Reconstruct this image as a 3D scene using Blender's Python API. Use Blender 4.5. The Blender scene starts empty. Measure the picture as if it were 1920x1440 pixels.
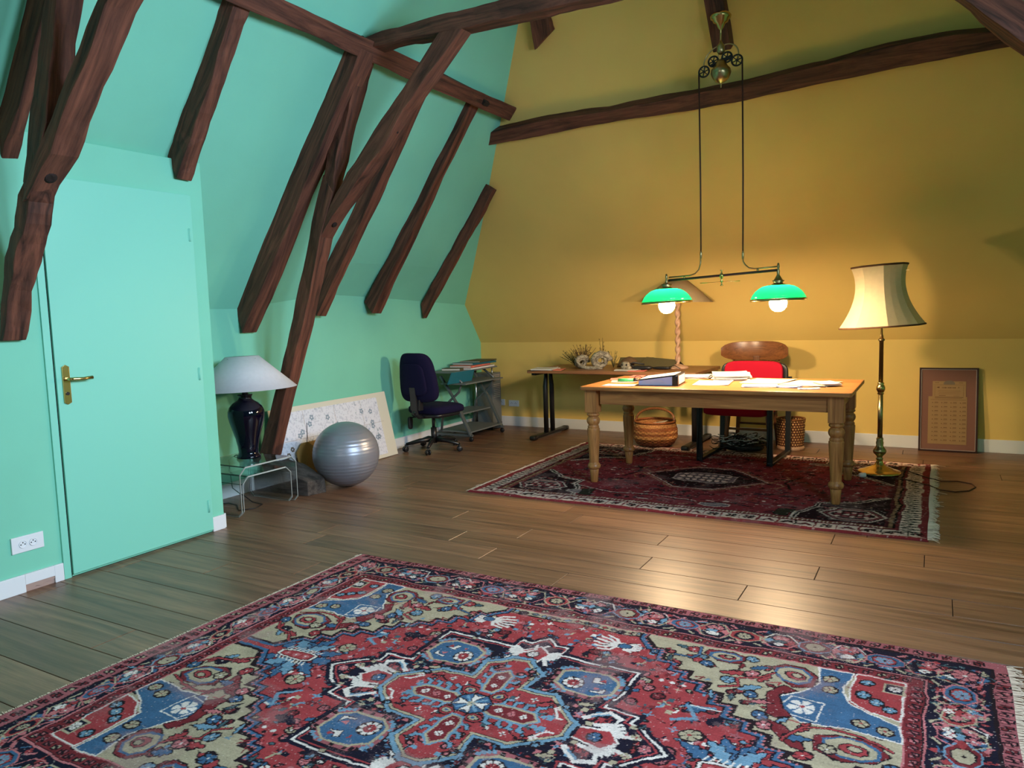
import bpy, bmesh, math, random
import numpy as np
from mathutils import Vector, Matrix

random.seed(7)
RNG = np.random.RandomState(11)
SC = bpy.context.scene
COL = SC.collection
PI = math.pi

def lin(r, g, b):
    f = lambda c: (c / 255 / 12.92) if c / 255 <= .04045 else ((c / 255 + .055) / 1.055) ** 2.4
    return (f(r), f(g), f(b), 1)

# ------------------------------------------------------------------ camera, world, lights
def setup_camera():
    F, yaw, pitch, roll = 1402.0, .51785, .09676, -.03058
    cy, sy, cp, sp = math.cos(yaw), math.sin(yaw), math.cos(pitch), math.sin(pitch)
    f = Vector((-sy * cp, cy * cp, -sp)); r = Vector((cy, sy, 0)); u = r.cross(f)
    r2 = math.cos(roll) * r + math.sin(roll) * u
    u2 = -math.sin(roll) * r + math.cos(roll) * u
    cam = bpy.data.cameras.new('camera'); cam.sensor_width = 36; cam.lens = F * 36 / 1920
    cam.clip_start = .05
    o = bpy.data.objects.new('camera', cam); COL.objects.link(o)
    o.matrix_world = Matrix(((r2.x, u2.x, -f.x, 0), (r2.y, u2.y, -f.y, 0), (r2.z, u2.z, -f.z, 1.3), (0, 0, 0, 1)))
    SC.camera = o
setup_camera()

w = bpy.data.worlds.new('world'); SC.world = w; w.use_nodes = True
w.node_tree.nodes['Background'].inputs[0].default_value = (.55, .75, 1, 1)
w.node_tree.nodes['Background'].inputs[1].default_value = .6
SC.view_settings.view_transform = 'Standard'; SC.view_settings.look = 'None'
SC.view_settings.exposure = 0.0; SC.view_settings.gamma = 1
SC.view_settings.use_curve_mapping = False

DAY = (.64, .81, 1.0)
def area(name, loc, target, sx, sy, power, col, spread=180):
    l = bpy.data.lights.new(name, 'AREA'); l.shape = 'RECTANGLE'; l.size = sx; l.size_y = sy
    l.energy = power; l.color = col; l.spread = math.radians(spread)
    o = bpy.data.objects.new(name, l); COL.objects.link(o); o.location = loc
    o.rotation_euler = (Vector(target) - Vector(loc)).to_track_quat('-Z', 'Y').to_euler()
    return o
# daylight through the two roof windows of the right slope and the gable window behind the camera
area('roof_window_daylight', (1.02, 1.9, 2.25), (-3.2, 1.9, .9), .8, 1.0, 118, DAY, 140)
area('roof_window_daylight', (1.02, 3.2, 2.25), (-3.6, 2.9, 2.2), .8, 1.0, 52, DAY, 105)
area('gable_window_daylight', (-1.3, -2.45, 1.9), (-2.4, 3, .8), 1.5, 1.5, 30, (1.0, .90, .88))
BULB_STRENGTH = 640.0
BULB_COL = (1.0, .73, .44)

# ------------------------------------------------------------------ helpers
def tag(o, label=None, cat=None, group=None, kind=None):
    if label: o['label'] = label
    if cat: o['category'] = cat
    if group: o['group'] = group
    if kind: o['kind'] = kind
    return o

def empty(name, loc, rz=0, label=None, cat=None, group=None):
    o = bpy.data.objects.new(name, None); COL.objects.link(o)
    o.location = loc; o.rotation_euler = (0, 0, rz); o.empty_display_size = .1
    return tag(o, label, cat, group)

class MB:
    """collects geometry for ONE mesh object"""
    def __init__(s): s.v = []; s.f = []; s.sm = []
    def add(s, vs, fs, smooth=False):
        n = len(s.v); s.v += [tuple(v) for v in vs]
        for f in fs: s.f.append(tuple(i + n for i in f)); s.sm.append(smooth)
        return s
    def hexa(s, c8, smooth=False):
        return s.add(c8, [(0, 3, 2, 1), (4, 5, 6, 7), (0, 1, 5, 4), (1, 2, 6, 5), (2, 3, 7, 6), (3, 0, 4, 7)], smooth)
    def box(s, c, d, rz=0, ry=0, rx=0):
        m = Matrix.Rotation(rz, 3, 'Z') @ Matrix.Rotation(ry, 3, 'Y') @ Matrix.Rotation(rx, 3, 'X')
        x, y, z = d[0] / 2, d[1] / 2, d[2] / 2
        p = [(-x, -y, -z), (x, -y, -z), (x, y, -z), (-x, y, -z), (-x, -y, z), (x, -y, z), (x, y, z), (-x, y, z)]
        return s.hexa([tuple(m @ Vector(q) + Vector(c)) for q in p])
    def lathe(s, prof, seg=24, c=(0, 0, 0), m=None, smooth=True, sx=1, sy=1):
        vs = []; fs = []; n = len(prof)
        for r, z in prof:
            for k in range(seg):
                a = 2 * PI * k / seg
                p = Vector((r * math.cos(a) * sx, r * math.sin(a) * sy, z))
                if m: p = m @ p
                vs.append(tuple(p + Vector(c)))
        for i in range(n - 1):
            for k in range(seg):
                k2 = (k + 1) % seg
                fs.append((i * seg + k, i * seg + k2, (i + 1) * seg + k2, (i + 1) * seg + k))
        s.add(vs, fs, smooth)
        if prof[0][0] > 1e-5: s.add(vs[:seg], [tuple(range(seg - 1, -1, -1))])
        if prof[-1][0] > 1e-5: s.add(vs[-seg:], [tuple(range(seg))])
        return s
    def tube(s, pts, r, seg=8, closed=False, smooth=True):
        pts = [Vector(p) for p in pts]; n = len(pts); vs = []; fs = []
        rr = r if hasattr(r, '__len__') else [r] * n
        up = None
        for i, p in enumerate(pts):
            if closed: t = pts[(i + 1) % n] - pts[i - 1]
            else: t = pts[min(i + 1, n - 1)] - pts[max(i - 1, 0)]
            t.normalize()
            if up is None:
                up = Vector((0, 0, 1)) if abs(t.z) < .9 else Vector((1, 0, 0))
            a = t.cross(up)
            if a.length < 1e-4: a = t.cross(Vector((0, 1, 0)))
            a.normalize(); b = a.cross(t); up = b
            for k in range(seg):
                q = 2 * PI * k / seg
                vs.append(tuple(p + (a * math.cos(q) + b * math.sin(q)) * rr[i]))
        m = n if closed else n - 1
        for i in range(m):
            j = (i + 1) % n
            for k in range(seg):
                k2 = (k + 1) % seg
                fs.append((i * seg + k, i * seg + k2, j * seg + k2, j * seg + k))
        s.add(vs, fs, smooth)
        if not closed:
            s.add(vs[:seg], [tuple(range(seg - 1, -1, -1))]); s.add(vs[-seg:], [tuple(range(seg))])
        return s
    def bar(s, a, b, w, h, up=(0, 0, 1)):
        a = Vector(a); b = Vector(b); t = (b - a).normalized(); x = t.cross(Vector(up))
        if x.length < 1e-4: x = t.cross(Vector((0, 1, 0)))
        x.normalize(); y = x.cross(t)
        q = [(-w / 2, -h / 2), (w / 2, -h / 2), (w / 2, h / 2), (-w / 2, h / 2)]
        return s.hexa([tuple(a + x * i + y * j) for i, j in q] + [tuple(b + x * i + y * j) for i, j in q])
    def prism(s, poly, d0, d1, ax='Z'):
        """poly in the two other axes, extruded from d0 to d1 along ax"""
        def P(a, b, d):
            return {'Z': (a, b, d), 'Y': (a, d, b), 'X': (d, a, b)}[ax]
        n = len(poly)
        vs = [P(a, b, d0) for a, b in poly] + [P(a, b, d1) for a, b in poly]
        fs = [tuple(range(n - 1, -1, -1)), tuple(range(n, 2 * n))] + [(i, (i + 1) % n, (i + 1) % n + n, i + n) for i in range(n)]
        return s.add(vs, fs)
    def pillow(s, c, d, e=.35, e2=None, nu=24, nv=12, fn=None, m=None):
        """superellipsoid"""
        e2 = e2 or e
        sp = lambda x, p: math.copysign(abs(x) ** p, x)
        vs = []; fs = []
        for i in range(nv + 1):
            ph = -PI / 2 + PI * i / nv
            for k in range(nu):
                th = 2 * PI * k / nu
                p = Vector((d[0] / 2 * sp(math.cos(ph), e2) * sp(math.cos(th), e), d[1] / 2 * sp(math.cos(ph), e2) * sp(math.sin(th), e), d[2] / 2 * sp(math.sin(ph), e2)))
                if fn: p = Vector(fn(p))
                if m: p = m @ p
                vs.append(tuple(p + Vector(c)))
        for i in range(nv):
            for k in range(nu):
                k2 = (k + 1) % nu
                fs.append((i * nu + k, i * nu + k2, (i + 1) * nu + k2, (i + 1) * nu + k))
        return s.add(vs, fs, True)
    def build(s, name, mat, parent=None, bevel=0, grain=None, smooth=None, sub=0, seg=2):
        me = bpy.data.meshes.new(name); me.from_pydata(s.v, [], s.f)
        if smooth is not None: sm = [smooth] * len(s.f)
        else: sm = s.sm
        me.polygons.foreach_set('use_smooth', sm)
        bm = bmesh.new(); bm.from_mesh(me)
        bmesh.ops.remove_doubles(bm, verts=bm.verts, dist=1e-5)
        bmesh.ops.recalc_face_normals(bm, faces=bm.faces)
        if bevel:
            ed = [e for e in bm.edges if len(e.link_faces) == 2 and e.calc_face_angle(0) > .5]
            bmesh.ops.bevel(bm, geom=ed, offset=bevel, segments=seg, affect='EDGES', clamp_overlap=True, profile=.6)
        bm.to_mesh(me); bm.free()
        if grain:
            d = Vector(grain).normalized(); a = d.cross(Vector((0, 0, 1)) if abs(d.z) < .9 else Vector((1, 0, 0))).normalized(); b = a.cross(d)
            n = len(me.vertices); co = np.empty(n * 3, 'f'); me.vertices.foreach_get('co', co); co = co.reshape(-1, 3)
            off = RNG.rand(3) * 10
            g = np.stack([co @ np.array(d), co @ np.array(a), co @ np.array(b)], 1) + off
            at = me.attributes.new('grain', 'FLOAT_VECTOR', 'POINT'); at.data.foreach_set('vector', g.astype('f').ravel())
        me.materials.append(mat)
        o = bpy.data.objects.new(name, me); COL.objects.link(o)
        if parent: o.parent = parent
        return o

# ------------------------------------------------------------------ materials
def mat(name, col, rough=.5, metal=0, spec=.5, trans=0, ior=1.45, emis=None, es=0, sheen=0, coat=0, alpha=1):
    m = bpy.data.materials.new(name); m.use_nodes = True
    b = m.node_tree.nodes['Principled BSDF']
    b.inputs['Base Color'].default_value = col if len(col) == 4 else (*col, 1)
    b.inputs['Roughness'].default_value = rough; b.inputs['Metallic'].default_value = metal
    b.inputs['Specular IOR Level'].default_value = spec
    b.inputs['Transmission Weight'].default_value = trans; b.inputs['IOR'].default_value = ior
    b.inputs['Sheen Weight'].default_value = sheen; b.inputs['Coat Weight'].default_value = coat
    if emis: b.inputs['Emission Color'].default_value = emis; b.inputs['Emission Strength'].default_value = es
    return m

def N(m, t, **k):
    n = m.node_tree.nodes.new(t)
    for a, v in k.items(): setattr(n, a, v)
    return n
def L(m, a, b): m.node_tree.links.new(a, b)
def bsdf(m): return m.node_tree.nodes['Principled BSDF']

def add_bump(m, scale=60, strength=.2, dist=.002, detail=4, coords='Object'):
    tc = N(m, 'ShaderNodeTexCoord'); nz = N(m, 'ShaderNodeTexNoise'); nz.inputs['Scale'].default_value = scale
    nz.inputs['Detail'].default_value = detail
    L(m, tc.outputs[coords], nz.inputs['Vector'])
    bp = N(m, 'ShaderNodeBump'); bp.inputs['Strength'].default_value = strength; bp.inputs['Distance'].default_value = dist
    L(m, nz.outputs['Fac'], bp.inputs['Height']); L(m, bp.outputs['Normal'], bsdf(m).inputs['Normal'])
    return m

def ramp(m, stops, fac):
    r = N(m, 'ShaderNodeValToRGB'); e = r.color_ramp.elements
    while len(e) < len(stops): e.new(.5)
    for i, (p, c) in enumerate(stops): e[i].position = p; e[i].color = c
    L(m, fac, r.inputs['Fac']); return r

def paint(name, col, rough=.75, var=.06):
    m = mat(name, col, rough, spec=.25)
    tc = N(m, 'ShaderNodeTexCoord'); nz = N(m, 'ShaderNodeTexNoise'); nz.inputs['Scale'].default_value = 1.3; nz.inputs['Detail'].default_value = 5
    L(m, tc.outputs['Object'], nz.inputs['Vector'])
    d = tuple(c * (1 - var) for c in col[:3]) + (1,); u = tuple(min(1, c * (1 + var)) for c in col[:3]) + (1,)
    r = ramp(m, [(.3, d), (.7, u)], nz.outputs['Fac']); L(m, r.outputs['Color'], bsdf(m).inputs['Base Color'])
    n2 = N(m, 'ShaderNodeTexNoise'); n2.inputs['Scale'].default_value = 7; n2.inputs['Detail'].default_value = 8
    L(m, tc.outputs['Object'], n2.inputs['Vector'])
    bp = N(m, 'ShaderNodeBump'); bp.inputs['Strength'].default_value = .25; bp.inputs['Distance'].default_value = .006
    L(m, n2.outputs['Fac'], bp.inputs['Height']); L(m, bp.outputs['Normal'], bsdf(m).inputs['Normal'])
    return m

def wood(name, dark, light, rough=.6, sc=(1.2, 14, 14), bump=.4, bdist=.004, knots=False, rand=0, spec=.4, coat=0, distort=1.5, fine=True):
    m = mat(name, light, rough, spec=spec, coat=coat)
    at = N(m, 'ShaderNodeAttribute'); at.attribute_name = 'grain'
    mp = N(m, 'ShaderNodeMapping'); mp.inputs['Scale'].default_value = sc
    oi = N(m, 'ShaderNodeObjectInfo')
    va = N(m, 'ShaderNodeVectorMath', operation='SCALE'); va.inputs[0].default_value = (1, 1, 1)
    L(m, oi.outputs['Random'], va.inputs['Scale'])
    vm = N(m, 'ShaderNodeVectorMath', operation='MULTIPLY_ADD'); vm.inputs[1].default_value = (37, 11, 23)
    L(m, va.outputs[0], vm.inputs[0]); L(m, at.outputs['Vector'], vm.inputs[2])
    L(m, vm.outputs[0], mp.inputs['Vector'])
    nz = N(m, 'ShaderNodeTexNoise'); nz.inputs['Scale'].default_value = 1; nz.inputs['Detail'].default_value = 8
    nz.inputs['Distortion'].default_value = distort; nz.inputs['Roughness'].default_value = .62
    L(m, mp.outputs['Vector'], nz.inputs['Vector'])
    r = ramp(m, [(.3, dark), (.68, light)], nz.outputs['Fac'])
    out = r.outputs['Color']
    if fine:
        mp2 = N(m, 'ShaderNodeMapping'); mp2.inputs['Scale'].default_value = (sc[0] * 3, sc[1] * 9, sc[2] * 9)
        L(m, vm.outputs[0], mp2.inputs['Vector'])
        n2 = N(m, 'ShaderNodeTexNoise'); n2.inputs['Scale'].default_value = 1; n2.inputs['Detail'].default_value = 3
        L(m, mp2.outputs['Vector'], n2.inputs['Vector'])
        r2 = ramp(m, [(.35, (.72, .70, .68, 1)), (.6, (1, 1, 1, 1))], n2.outputs['Fac'])
        mx = N(m, 'ShaderNodeMix', data_type='RGBA', blend_type='MULTIPLY'); mx.inputs['Factor'].default_value = .7
        L(m, out, mx.inputs['A']); L(m, r2.outputs['Color'], mx.inputs['B']); out = mx.outputs['Result']
    if rand:
        hs = N(m, 'ShaderNodeHueSaturation')
        mr = N(m, 'ShaderNodeMapRange'); mr.inputs['To Min'].default_value = 1 - rand; mr.inputs['To Max'].default_value = 1 + rand
        L(m, oi.outputs['Random'], mr.inputs['Value']); L(m, mr.outputs[0], hs.inputs['Value'])
        L(m, out, hs.inputs['Color']); out = hs.outputs['Color']
    L(m, out, bsdf(m).inputs['Base Color'])
    bp = N(m, 'ShaderNodeBump'); bp.inputs['Strength'].default_value = bump; bp.inputs['Distance'].default_value = bdist
    L(m, nz.outputs['Fac'], bp.inputs['Height']); L(m, bp.outputs['Normal'], bsdf(m).inputs['Normal'])
    return m

M = {}
M['green'] = paint('green_paint', (.20, .57, .42, 1))
M['greendoor'] = mat('green_door_paint', (.21, .60, .47, 1), .45, spec=.4); add_bump(M['greendoor'], 3, .1, .004)
M['yellow'] = paint('yellow_paint', (.70, .49, .15, 1))
M['white'] = mat('white_gloss_paint', (.72, .73, .76, 1), .35); add_bump(M['white'], 20, .05)
M['plaster'] = paint('bare_plaster', (.40, .27, .23, 1), .9)
M['beam'] = wood('old_oak_beam', lin(36, 20, 15), lin(124, 74, 56), .72, (1.1, 13, 13), .9, .012, rand=.12)
M['stone'] = wood('worn_grey_timber', lin(34, 29, 28), lin(96, 86, 80), .85, (3, 14, 14), 1, .01)
M['floor'] = wood('oiled_oak_floor', lin(90, 62, 47), lin(142, 103, 78), .38, (.9, 16, 16), .12, .002, rand=.14, spec=.65)
M['subfloor'] = mat('dark_subfloor', lin(30, 20, 14), .8); add_bump(M['subfloor'])
M['pine'] = wood('waxed_pine', lin(136, 80, 40), lin(198, 134, 76), .38, (1.0, 18, 18), .1, .001, spec=.5, distort=2.5)
M['darkpine'] = wood('brown_chair_wood', lin(88, 50, 26), lin(140, 88, 50), .3, (1.5, 20, 20), .1, .001, spec=.5)
M['veneer'] = wood('brown_veneer_top', lin(112, 72, 46), lin(150, 104, 70), .4, (1, 10, 10), .05, .001)
M['palewood'] = wood('limed_wood', lin(170, 130, 105), lin(205, 168, 140), .5, (3, 20, 20), .1, .001)
M['brass'] = mat('polished_brass', (.60, .42, .16, 1), .22, 1); add_bump(M['brass'], 30, .03)
M['olbrass'] = mat('aged_brass', (.40, .31, .16, 1), .3, 1); add_bump(M['olbrass'], 30, .05)
M['brown'] = mat('brown_cord', lin(60, 32, 26), .6); add_bump(M['brown'], 200, .2)
M['iron'] = mat('black_iron', (.012, .01, .01, 1), .45, .3); add_bump(M['iron'], 60, .1)
M['black'] = mat('black_metal', (.010, .010, .012, 1), .35, spec=.5); add_bump(M['black'], 80, .05)
M['blkplastic'] = mat('black_plastic', (.012, .012, .014, 1), .4); add_bump(M['blkplastic'], 90, .1)
M['navyfab'] = mat('navy_fabric', (.008, .006, .03, 1), .95, spec=.2); add_bump(M['navyfab'], 300, .4)
M['red'] = mat('red_fabric', (.40, .007, .025, 1), .9, spec=.2); add_bump(M['red'], 300, .3)
M['chrome'] = mat('brushed_steel', (.45, .47, .5, 1), .3, 1); add_bump(M['chrome'], 90, .05)
M['grey'] = mat('grey_metal', (.12, .14, .15, 1), .4, .4); add_bump(M['grey'], 60, .05)
M['greyp'] = mat('grey_panel', (.14, .15, .15, 1), .55); add_bump(M['greyp'], 60, .05)
M['teal'] = mat('teal_board', (.01, .12, .17, 1), .4); add_bump(M['teal'], 60, .05)
M['paper'] = mat('white_paper', (.56, .55, .53, 1), .8); add_bump(M['paper'], 12, .1, .002)
M['paper2'] = mat('cream_paper', (.50, .45, .36, 1), .8); add_bump(M['paper2'], 12, .1, .002)
M['bluepaper'] = mat('blue_paper', (.30, .37, .62, 1), .8)
M['redpaper'] = mat('coral_paper', (.65, .16, .12, 1), .7)
M['greenpl'] = mat('green_plastic', (.06, .4, .15, 1), .4)
M['olive'] = mat('olive_cardboard', (.10, .085, .04, 1), .7); add_bump(M['olive'], 30, .1)
M['vase'] = mat('midnight_glaze', (.0015, .0012, .008, 1), .05, spec=.5)
for k in ('bluepaper', 'redpaper', 'greenpl'): add_bump(M[k], 40, .05)
add_bump(M['vase'], 4, .01)

def shade_mat(name, col, tw, em=None):
    m = bpy.data.materials.new(name); m.use_nodes = True; nt = m.node_tree
    for n in list(nt.nodes): nt.nodes.remove(n)
    o = N(m, 'ShaderNodeOutputMaterial'); d = N(m, 'ShaderNodeBsdfDiffuse'); t = N(m, 'ShaderNodeBsdfTranslucent'); x = N(m, 'ShaderNodeMixShader')
    tc = N(m, 'ShaderNodeTexCoord'); nz = N(m, 'ShaderNodeTexNoise'); nz.inputs['Scale'].default_value = 40
    L(m, tc.outputs['Object'], nz.inputs['Vector'])
    r = ramp(m, [(.2, tuple(c * .93 for c in col[:3]) + (1,)), (.8, col)], nz.outputs['Fac'])
    L(m, r.outputs['Color'], d.inputs['Color']); L(m, r.outputs['Color'], t.inputs['Color'])
    x.inputs[0].default_value = tw
    L(m, d.outputs[0], x.inputs[1]); L(m, t.outputs[0], x.inputs[2])
    if em:
        g = N(m, 'ShaderNodeBsdfGlossy'); g.inputs['Roughness'].default_value = .1; x2 = N(m, 'ShaderNodeMixShader'); x2.inputs[0].default_value = .06
        L(m, x.outputs[0], x2.inputs[1]); L(m, g.outputs[0], x2.inputs[2]); L(m, x2.outputs[0], o.inputs[0])
    else: L(m, x.outputs[0], o.inputs[0])
    return m
M['linen'] = shade_mat('white_linen_shade', (.80, .80, .84, 1), .35)
M['cream'] = shade_mat('cream_silk_shade', (.80, .68, .45, 1), .35)
M['cream2'] = shade_mat('tan_coolie_shade', (.66, .50, .30, 1), .5)
M['gglass'] = shade_mat('green_cased_glass', (.004, .30, .11, 1), .3, True)
M['bulb'] = mat('lit_bulb', (1, 1, 1, 1), .5, emis=(*BULB_COL, 1), es=BULB_STRENGTH)

def acrylic():
    m = mat('clear_acrylic', (.93, .97, .96, 1), .02, trans=1, ior=1.46); return m
M['acrylic'] = acrylic()
M['acredge'] = mat('acrylic_edge', (.70, .74, .72, 1), .25, trans=.45, ior=1.4)
add_bump(M['acredge'], 50, .05)

def weave(name, a, b, sx, sz, c=(0, 0, 0)):
    """woven straw: rows and stakes around a round basket, object coordinates"""
    m = mat(name, a, .75)
    tc = N(m, 'ShaderNodeTexCoord'); sep = N(m, 'ShaderNodeSeparateXYZ'); L(m, tc.outputs['Object'], sep.inputs[0])
    at = N(m, 'ShaderNodeMath', operation='ARCTAN2'); L(m, sep.outputs['Y'], at.inputs[0]); L(m, sep.outputs['X'], at.inputs[1])
    ml = N(m, 'ShaderNodeMath', operation='MULTIPLY'); ml.inputs[1].default_value = sx / 6.2832; L(m, at.outputs[0], ml.inputs[0])
    mz = N(m, 'ShaderNodeMath', operation='MULTIPLY'); mz.inputs[1].default_value = sz; L(m, sep.outputs['Z'], mz.inputs[0])
    cb = N(m, 'ShaderNodeCombineXYZ'); L(m, ml.outputs[0], cb.inputs['X']); L(m, mz.outputs[0], cb.inputs['Y'])
    br = N(m, 'ShaderNodeTexBrick'); br.inputs['Scale'].default_value = 1; br.inputs['Mortar Size'].default_value = .22
    br.inputs['Brick Width'].default_value = 1; br.inputs['Row Height'].default_value = 1
    br.inputs['Color1'].default_value = a; br.inputs['Color2'].default_value = tuple(x * .8 for x in a[:3]) + (1,); br.inputs['Mortar'].default_value = b
    L(m, cb.outputs[0], br.inputs['Vector']); L(m, br.outputs['Color'], bsdf(m).inputs['Base Color'])
    bp = N(m, 'ShaderNodeBump'); bp.inputs['Strength'].default_value = .8; bp.inputs['Distance'].default_value = .004; bp.invert = True
    L(m, br.outputs['Fac'], bp.inputs['Height']); L(m, bp.outputs['Normal'], bsdf(m).inputs['Normal'])
    return m

# ------------------------------------------------------------------ the room
XD = -3.875                       # door wall plane
def XK(y): return -4.515 - (y - 3.6) * .02   # knee wall behind the truss
YB = 7.355                        # yellow knee wall
XM = -1.45                        # ridge line of the attic
ZC = 4.35
def xs_(z): return -4.54 + (z - 1.40) / 1.36      # green slope
def ys_(z): return 7.365 - .73 * (z - .94)        # yellow slope
SLN = Vector((1.36, 0, -1)).normalized()          # inward normal of the green slope
SLU = Vector((1, 0, 1.36)).normalized()           # up-slope direction
YLN = Vector((0, -1, -.73)).normalized()
YLU = Vector((0, -.73, 1)).normalized()

def struct(name, mb, m, parent=None, **k):
    o = mb.build(name, m, parent, **k)
    if not parent: o['kind'] = 'structure'
    return o

# floor: slab plus every plank
rows = []
struct('floor', MB().box((-1.45, 2.45, -.06), (6.6, 10.2, .08)), M['subfloor'])
FLOOR = bpy.data.objects['floor']
PW = .1985
y0 = 3.055 - PW * 19
fr = random.Random(5)
k = 0
while y0 + k * PW < YB:
    ya = y0 + k * PW; yb = min(ya + PW, YB); xl = XD - .0 if ya < 3.0 else XK(ya) - .0
    # planks of one row
    j = -.74 if abs(ya - 3.2535) < .05 else (-.39 if abs(ya - 2.856) < .1 else fr.uniform(-2.6, -1.2))
    cuts = [j]
    while cuts[0] > xl: cuts.insert(0, cuts[0] - fr.choice([1.15, 1.35, 1.6, 1.9]))
    while cuts[-1] < 1.6: cuts.append(cuts[-1] + fr.choice([1.15, 1.35, 1.6, 1.9]))
    for a, b in zip(cuts, cuts[1:]):
        a = max(a, xl); b = min(b, 1.62)
        if b - a < .05: continue
        if yb < -.2: continue
        g = .0017
        mb = MB().box(((a + b) / 2, (ya + yb) / 2, -.0105), (b - a - 2 * g, yb - ya - 2 * g, .021))
        o = mb.build('floorboard', M['floor'], FLOOR, bevel=.0014, grain=(1, 0, 0), seg=1)
    k += 1

# green knee wall, with the slightly wavy crease the old rafters give it
crz = [(3.05, 1.385), (3.59, 1.382), (3.83, 1.38), (4.15, 1.415), (4.43, 1.448), (4.92, 1.488), (5.4, 1.471), (6.2, 1.43), (7.08, 1.386), (7.5, 1.37)]
mb = MB(); T = .08
for (ya, za), (yb, zb) in zip(crz, crz[1:]):
    mb.hexa([(XK(ya) - T, ya, -.02), (XK(ya), ya, -.02), (XK(yb), yb, -.02), (XK(yb) - T, yb, -.02),
             (XK(ya) - T, ya, za), (XK(ya), ya, za), (XK(yb), yb, zb), (XK(yb) - T, yb, zb)])
struct('wall_left', mb, M['green'])
# green slope
mb = MB(); vs = []; fs = []
ysl = [-2.6, 0, 1.5, 2.5, 3.05] + [c[0] for c in crz[1:]]
for y in ysl:
    zl = dict(crz).get(y, 1.385)
    for zz in (zl, 1.75, 2.2, 3.0, ZC + .1):
        if zz == zl: x = XK(y)
        else:
            x = xs_(zz)
            if zz < 2: x += (xs_(zl) - XK(y)) * -.35
        vs.append((x, y, zz))
n = 5
for i in range(len(ysl) - 1):
    for q in range(n - 1):
        fs.append((i * n + q, (i + 1) * n + q, (i + 1) * n + q + 1, i * n + q + 1))
nv = len(vs)
back = [(x - .08, y, z + .06) for x, y, z in vs]
fs2 = [tuple(nv + a for a in f[::-1]) for f in fs]
mb.add(vs, fs); mb.add(back, [tuple(a for a in f[::-1]) for f in fs])
struct('ceiling_left', mb, M['green'])
# yellow end: low wall and slope
mb = MB().box((-1.45, YB + .05, .46), (6.5, .1, .985)); struct('wall_back', mb, M['yellow'])
mb = MB(); a0, a1 = -4.75, 1.9
mb.hexa([(a0, ys_(.93), .93), (a1, ys_(.93), .93), (a1, ys_(.93) + .1, .95), (a0, ys_(.93) + .1, .95),
         (a0, ys_(ZC + .1), ZC + .1), (a1, ys_(ZC + .1), ZC + .1), (a1, ys_(ZC + .1) + .1, ZC + .15), (a0, ys_(ZC + .1) + .1, ZC + .15)])
struct('ceiling_back', mb, M['yellow'])
struct('ceiling', MB().box((XM, 1.3, ZC + .05), (3.2, 8.4, .1)), M['white'])
# right side of the attic with two roof windows, and the gable behind the camera
XR = 2 * XM + 4.545
struct('wall_right', MB().box((XR + .05, 2.4, .69), (.1, 10.2, 1.42)), M['green'])
def RS(s, y, o=0):       # point on the right slope; s metres up the slope
    x = XR - s * SLU.x - o * SLN.x * 0; z = 1.40 + s * SLU.z
    return (x + o * SLN.x, y, z - o * SLN.z)
wins = [(1.5, 2.3, .55, 1.55), (2.8, 3.6, .55, 1.55)]
yb_ = [-2.6, 1.5, 2.3, 2.8, 3.6, 7.6]; sb_ = [-.02, .55, 1.55, 3.7]
mb = MB()
for i in range(5):
    for q in range(3):
        if q == 1 and i in (1, 3): continue
        c = [(sb_[q], yb_[i]), (sb_[q], yb_[i + 1]), (sb_[q + 1], yb_[i + 1]), (sb_[q + 1], yb_[i])]
        mb.hexa([RS(s, y) for s, y in c] + [RS(s, y, .1) for s, y in c])
struct('ceiling_right', mb, M['green'])
for i, (ya, yb, sa, sb) in enumerate(wins):
    mb = MB()
    for (s1, s2, y1, y2) in ((sa, sa + .05, ya, yb), (sb - .05, sb, ya, yb), (sa + .05, sb - .05, ya, ya + .05), (sa + .05, sb - .05, yb - .05, yb)):
        c = [(s1, y1), (s1, y2), (s2, y2), (s2, y1)]
        mb.hexa([RS(s, y, -.01) for s, y in c] + [RS(s, y, .12) for s, y in c])
    struct('window_%d' % (i + 1), mb, M['white'])
struct('wall_rear', MB().box((XM, -2.6, 2.2), (6.6, .1, 4.6)), M['green'])

# door wall: a box standing in front of the knee wall
mb = MB(); zt = 2.243
mb.prism([(XD, 0), (XD, zt), (xs_(zt) - .02, zt + .0), (-4.60, 1.38), (-4.60, 0)], -2.55, 3.095, 'Y')
struct('wall_door_side', mb, M['green'], bevel=.006)
# door
D = empty('door_1', (XD, 2.13, 0)); D['kind'] = 'structure'
def at0(o, root):        # geometry written in world coordinates, parented to an empty
    o.parent = root; o.matrix_parent_inverse = Matrix.Identity(4)
    o.location = -Vector(root.location) if root.rotation_euler.z == 0 else o.location
    return o
def wpart(root, name, mb, m, sub=None, **k):
    """build a part whose geometry is in world coordinates; root is unrotated"""
    loc = Vector(root.location)
    mb.v = [(x - loc.x, y - loc.y, z - loc.z) for x, y, z in mb.v]
    return mb.build(name, m, sub or root, **k)
leaf = wpart(D, 'leaf', MB().box((XD + .004, 2.565, 1.028), (.03, .865, 2.024)), M['greendoor'], bevel=.003)
wpart(D, 'frame', MB().box((XD + .004, 2.108, 1.035), (.014, .036, 2.07)), M['greendoor'], bevel=.002)
wpart(D, 'door_gap', MB().box((XD + .001, 2.1295, 1.03), (.006, .007, 2.05)), M['subfloor'])
hp = wpart(D, 'handle_plate', MB().prism([(2.163 + .019 * math.cos(a) + .015 * 1, .0) for a in ()] or
    [(2.159, .905), (2.178, .895), (2.197, .905), (2.197, 1.088), (2.178, 1.099), (2.159, 1.088)], XD + .019, XD + .026, 'X'), M['brass'], bevel=.002)
hp['label'] = 'tall polished brass handle plate'
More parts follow.
